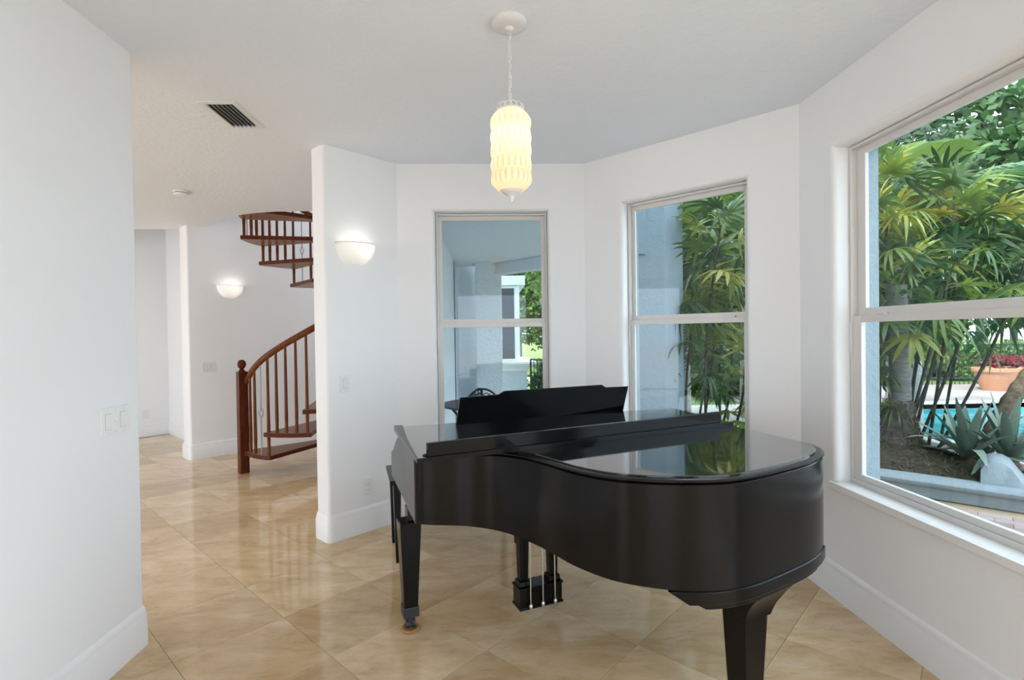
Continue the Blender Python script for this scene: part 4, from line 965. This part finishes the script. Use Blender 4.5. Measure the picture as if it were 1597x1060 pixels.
# background trees and hedge
def crown_mesh(seed, n, rx, rz, ls, ml):
    rd = random.Random(seed); mb = MB()
    for k in range(n):
        while True:
            p = Vector((rd.uniform(-1, 1), rd.uniform(-1, 1), rd.uniform(-1, 1)))
            if .45 < p.length < 1: break
        p = Vector((p.x * rx, p.y * rx, p.z * rz)) * (.8 + .2 * math.sin(p.x * 5 + seed) * math.cos(p.z * 6)); d = Vector((rd.gauss(0, 1), rd.gauss(0, 1), rd.gauss(0, .6))).normalized(); s = d.orthogonal().normalized() * ls * .42; l = d * ls * rd.uniform(.7, 1.3)
        mb.add([p, p + l * .5 + s, p + l, p + l * .5 - s], [(0, 1, 2, 3)])
    o = mb.build('crown', ml); me = o.data; bpy.data.objects.remove(o); return me
CR = [crown_mesh(11, 5200, 2.0, 1.7, .19, M['tree']), crown_mesh(12, 5200, 1.8, 2.1, .17, M['tree']), crown_mesh(13, 3000, 1.0, .8, .12, M['tree'])]
def tree(c, hgt, s, label, k, trunk=.13):
    t = thing('tree', label, 'tree', c, 0, 'trees across the lawn')
    MB().lathe([(trunk * 1.3, -.2), (trunk, hgt * .4), (trunk * .6, hgt)], c, 10).build('trunk', M['bark_pale'], t, smooth=60)
    mobj(CR[k % 2], 'crown', t, (0, 0, hgt), (0, 0, k * 1.3), s); mobj(CR[(k + 1) % 2], 'crown', t, (.6 * s, -.4 * s, hgt - 1.0 * s), (0, 0, k * 2.1 + 1), s * .75)
TR = [((12.4, 16.4), 5.6, 1.7), ((16.2, 16.6), 6.2, 1.9), ((20.5, 16.8), 6.6, 2.0), ((25, 15.5), 6, 2.0), ((9.2, 17.5), 5.6, 1.7), ((8.0, 19), 3.4, 1.3), ((5.8, 18), 3.4, 1.25), ((14, 23), 5.0, 1.9), ((19, 24), 5.4, 2.0), ((24, 23), 5.2, 2.0), ((9, 25), 5.0, 1.9), ((4.0, 22), 4.2, 1.6), ((1.3, 24), 4.6, 1.7), ((2.7, 17.0), 4.3, 1.2), ((-1.5, 26), 4.6, 1.8), ((5, 30), 5.6, 2.2), ((27, 20), 4.4, 1.8)]
TN = ['left of centre behind the pool fence', 'behind the terracotta pots', 'right of the terracotta pots', 'at the far right behind the pool', 'behind the feather palms', 'between the garden windows', 'behind the angled window grove', 'tall, far behind the pool fence', 'tall, far right across the lawn', 'tall, beyond the right edge of the lawn', 'tall, behind the angled window', 'beyond the porch railing at right', 'across the driveway from the porch', 'slim, right beside the porch wing', 'behind the house wing', 'farthest, above the driveway', 'rightmost at the lawn edge']
for k, ((x, y), h_, s_) in enumerate(TR): tree((x, y, G), h_, s_, 'leafy green tree ' + TN[k], k)
def shrub(c, s, label, k):
    t = thing('shrub', label, 'shrub', (c[0], c[1], G), 0, 'round garden shrubs')
    mobj(CR[2], 'foliage', t, (0, 0, .55 * s), (0, 0, k), s); MB().tube([(c[0], c[1], G), (c[0] + .05, c[1], G + .5 * s)], .03, 6).build('stem', M['cane'], t)
for k, (x, y, s) in enumerate(((1.5, 11.2, .75), (2.3, 11.8, .9), (1.75, 13.0, .8), (10.3, 14.6, .9), (11.6, 14.7, .8), (13.2, 14.6, .9), (14.8, 14.3, .9), (16.5, 14.1, 1.0), (6.3, 12.2, 1.0), (4.9, 12.0, 1.0), (7.9, 14.4, 1.0))):
    shrub((x, y), s, 'round green shrub ' + ('behind the porch railing, near', 'behind the porch railing, right', 'behind the porch railing, far', 'at left behind the pool fence', 'second behind the pool fence', 'behind the pot at the pool fence', 'right of the pots behind the fence', 'rightmost behind the pool fence', 'at the pool corner, right', 'at the pool corner, left', 'by the left end of the pool fence')[k], k)
struct(MB().prism([(-6, 17.0), (8, 16.2), (9, 17.4), (-6, 18.4)], G - .05, G - .004).build('driveway', M['drive']), 'pale curved driveway across the lawn')
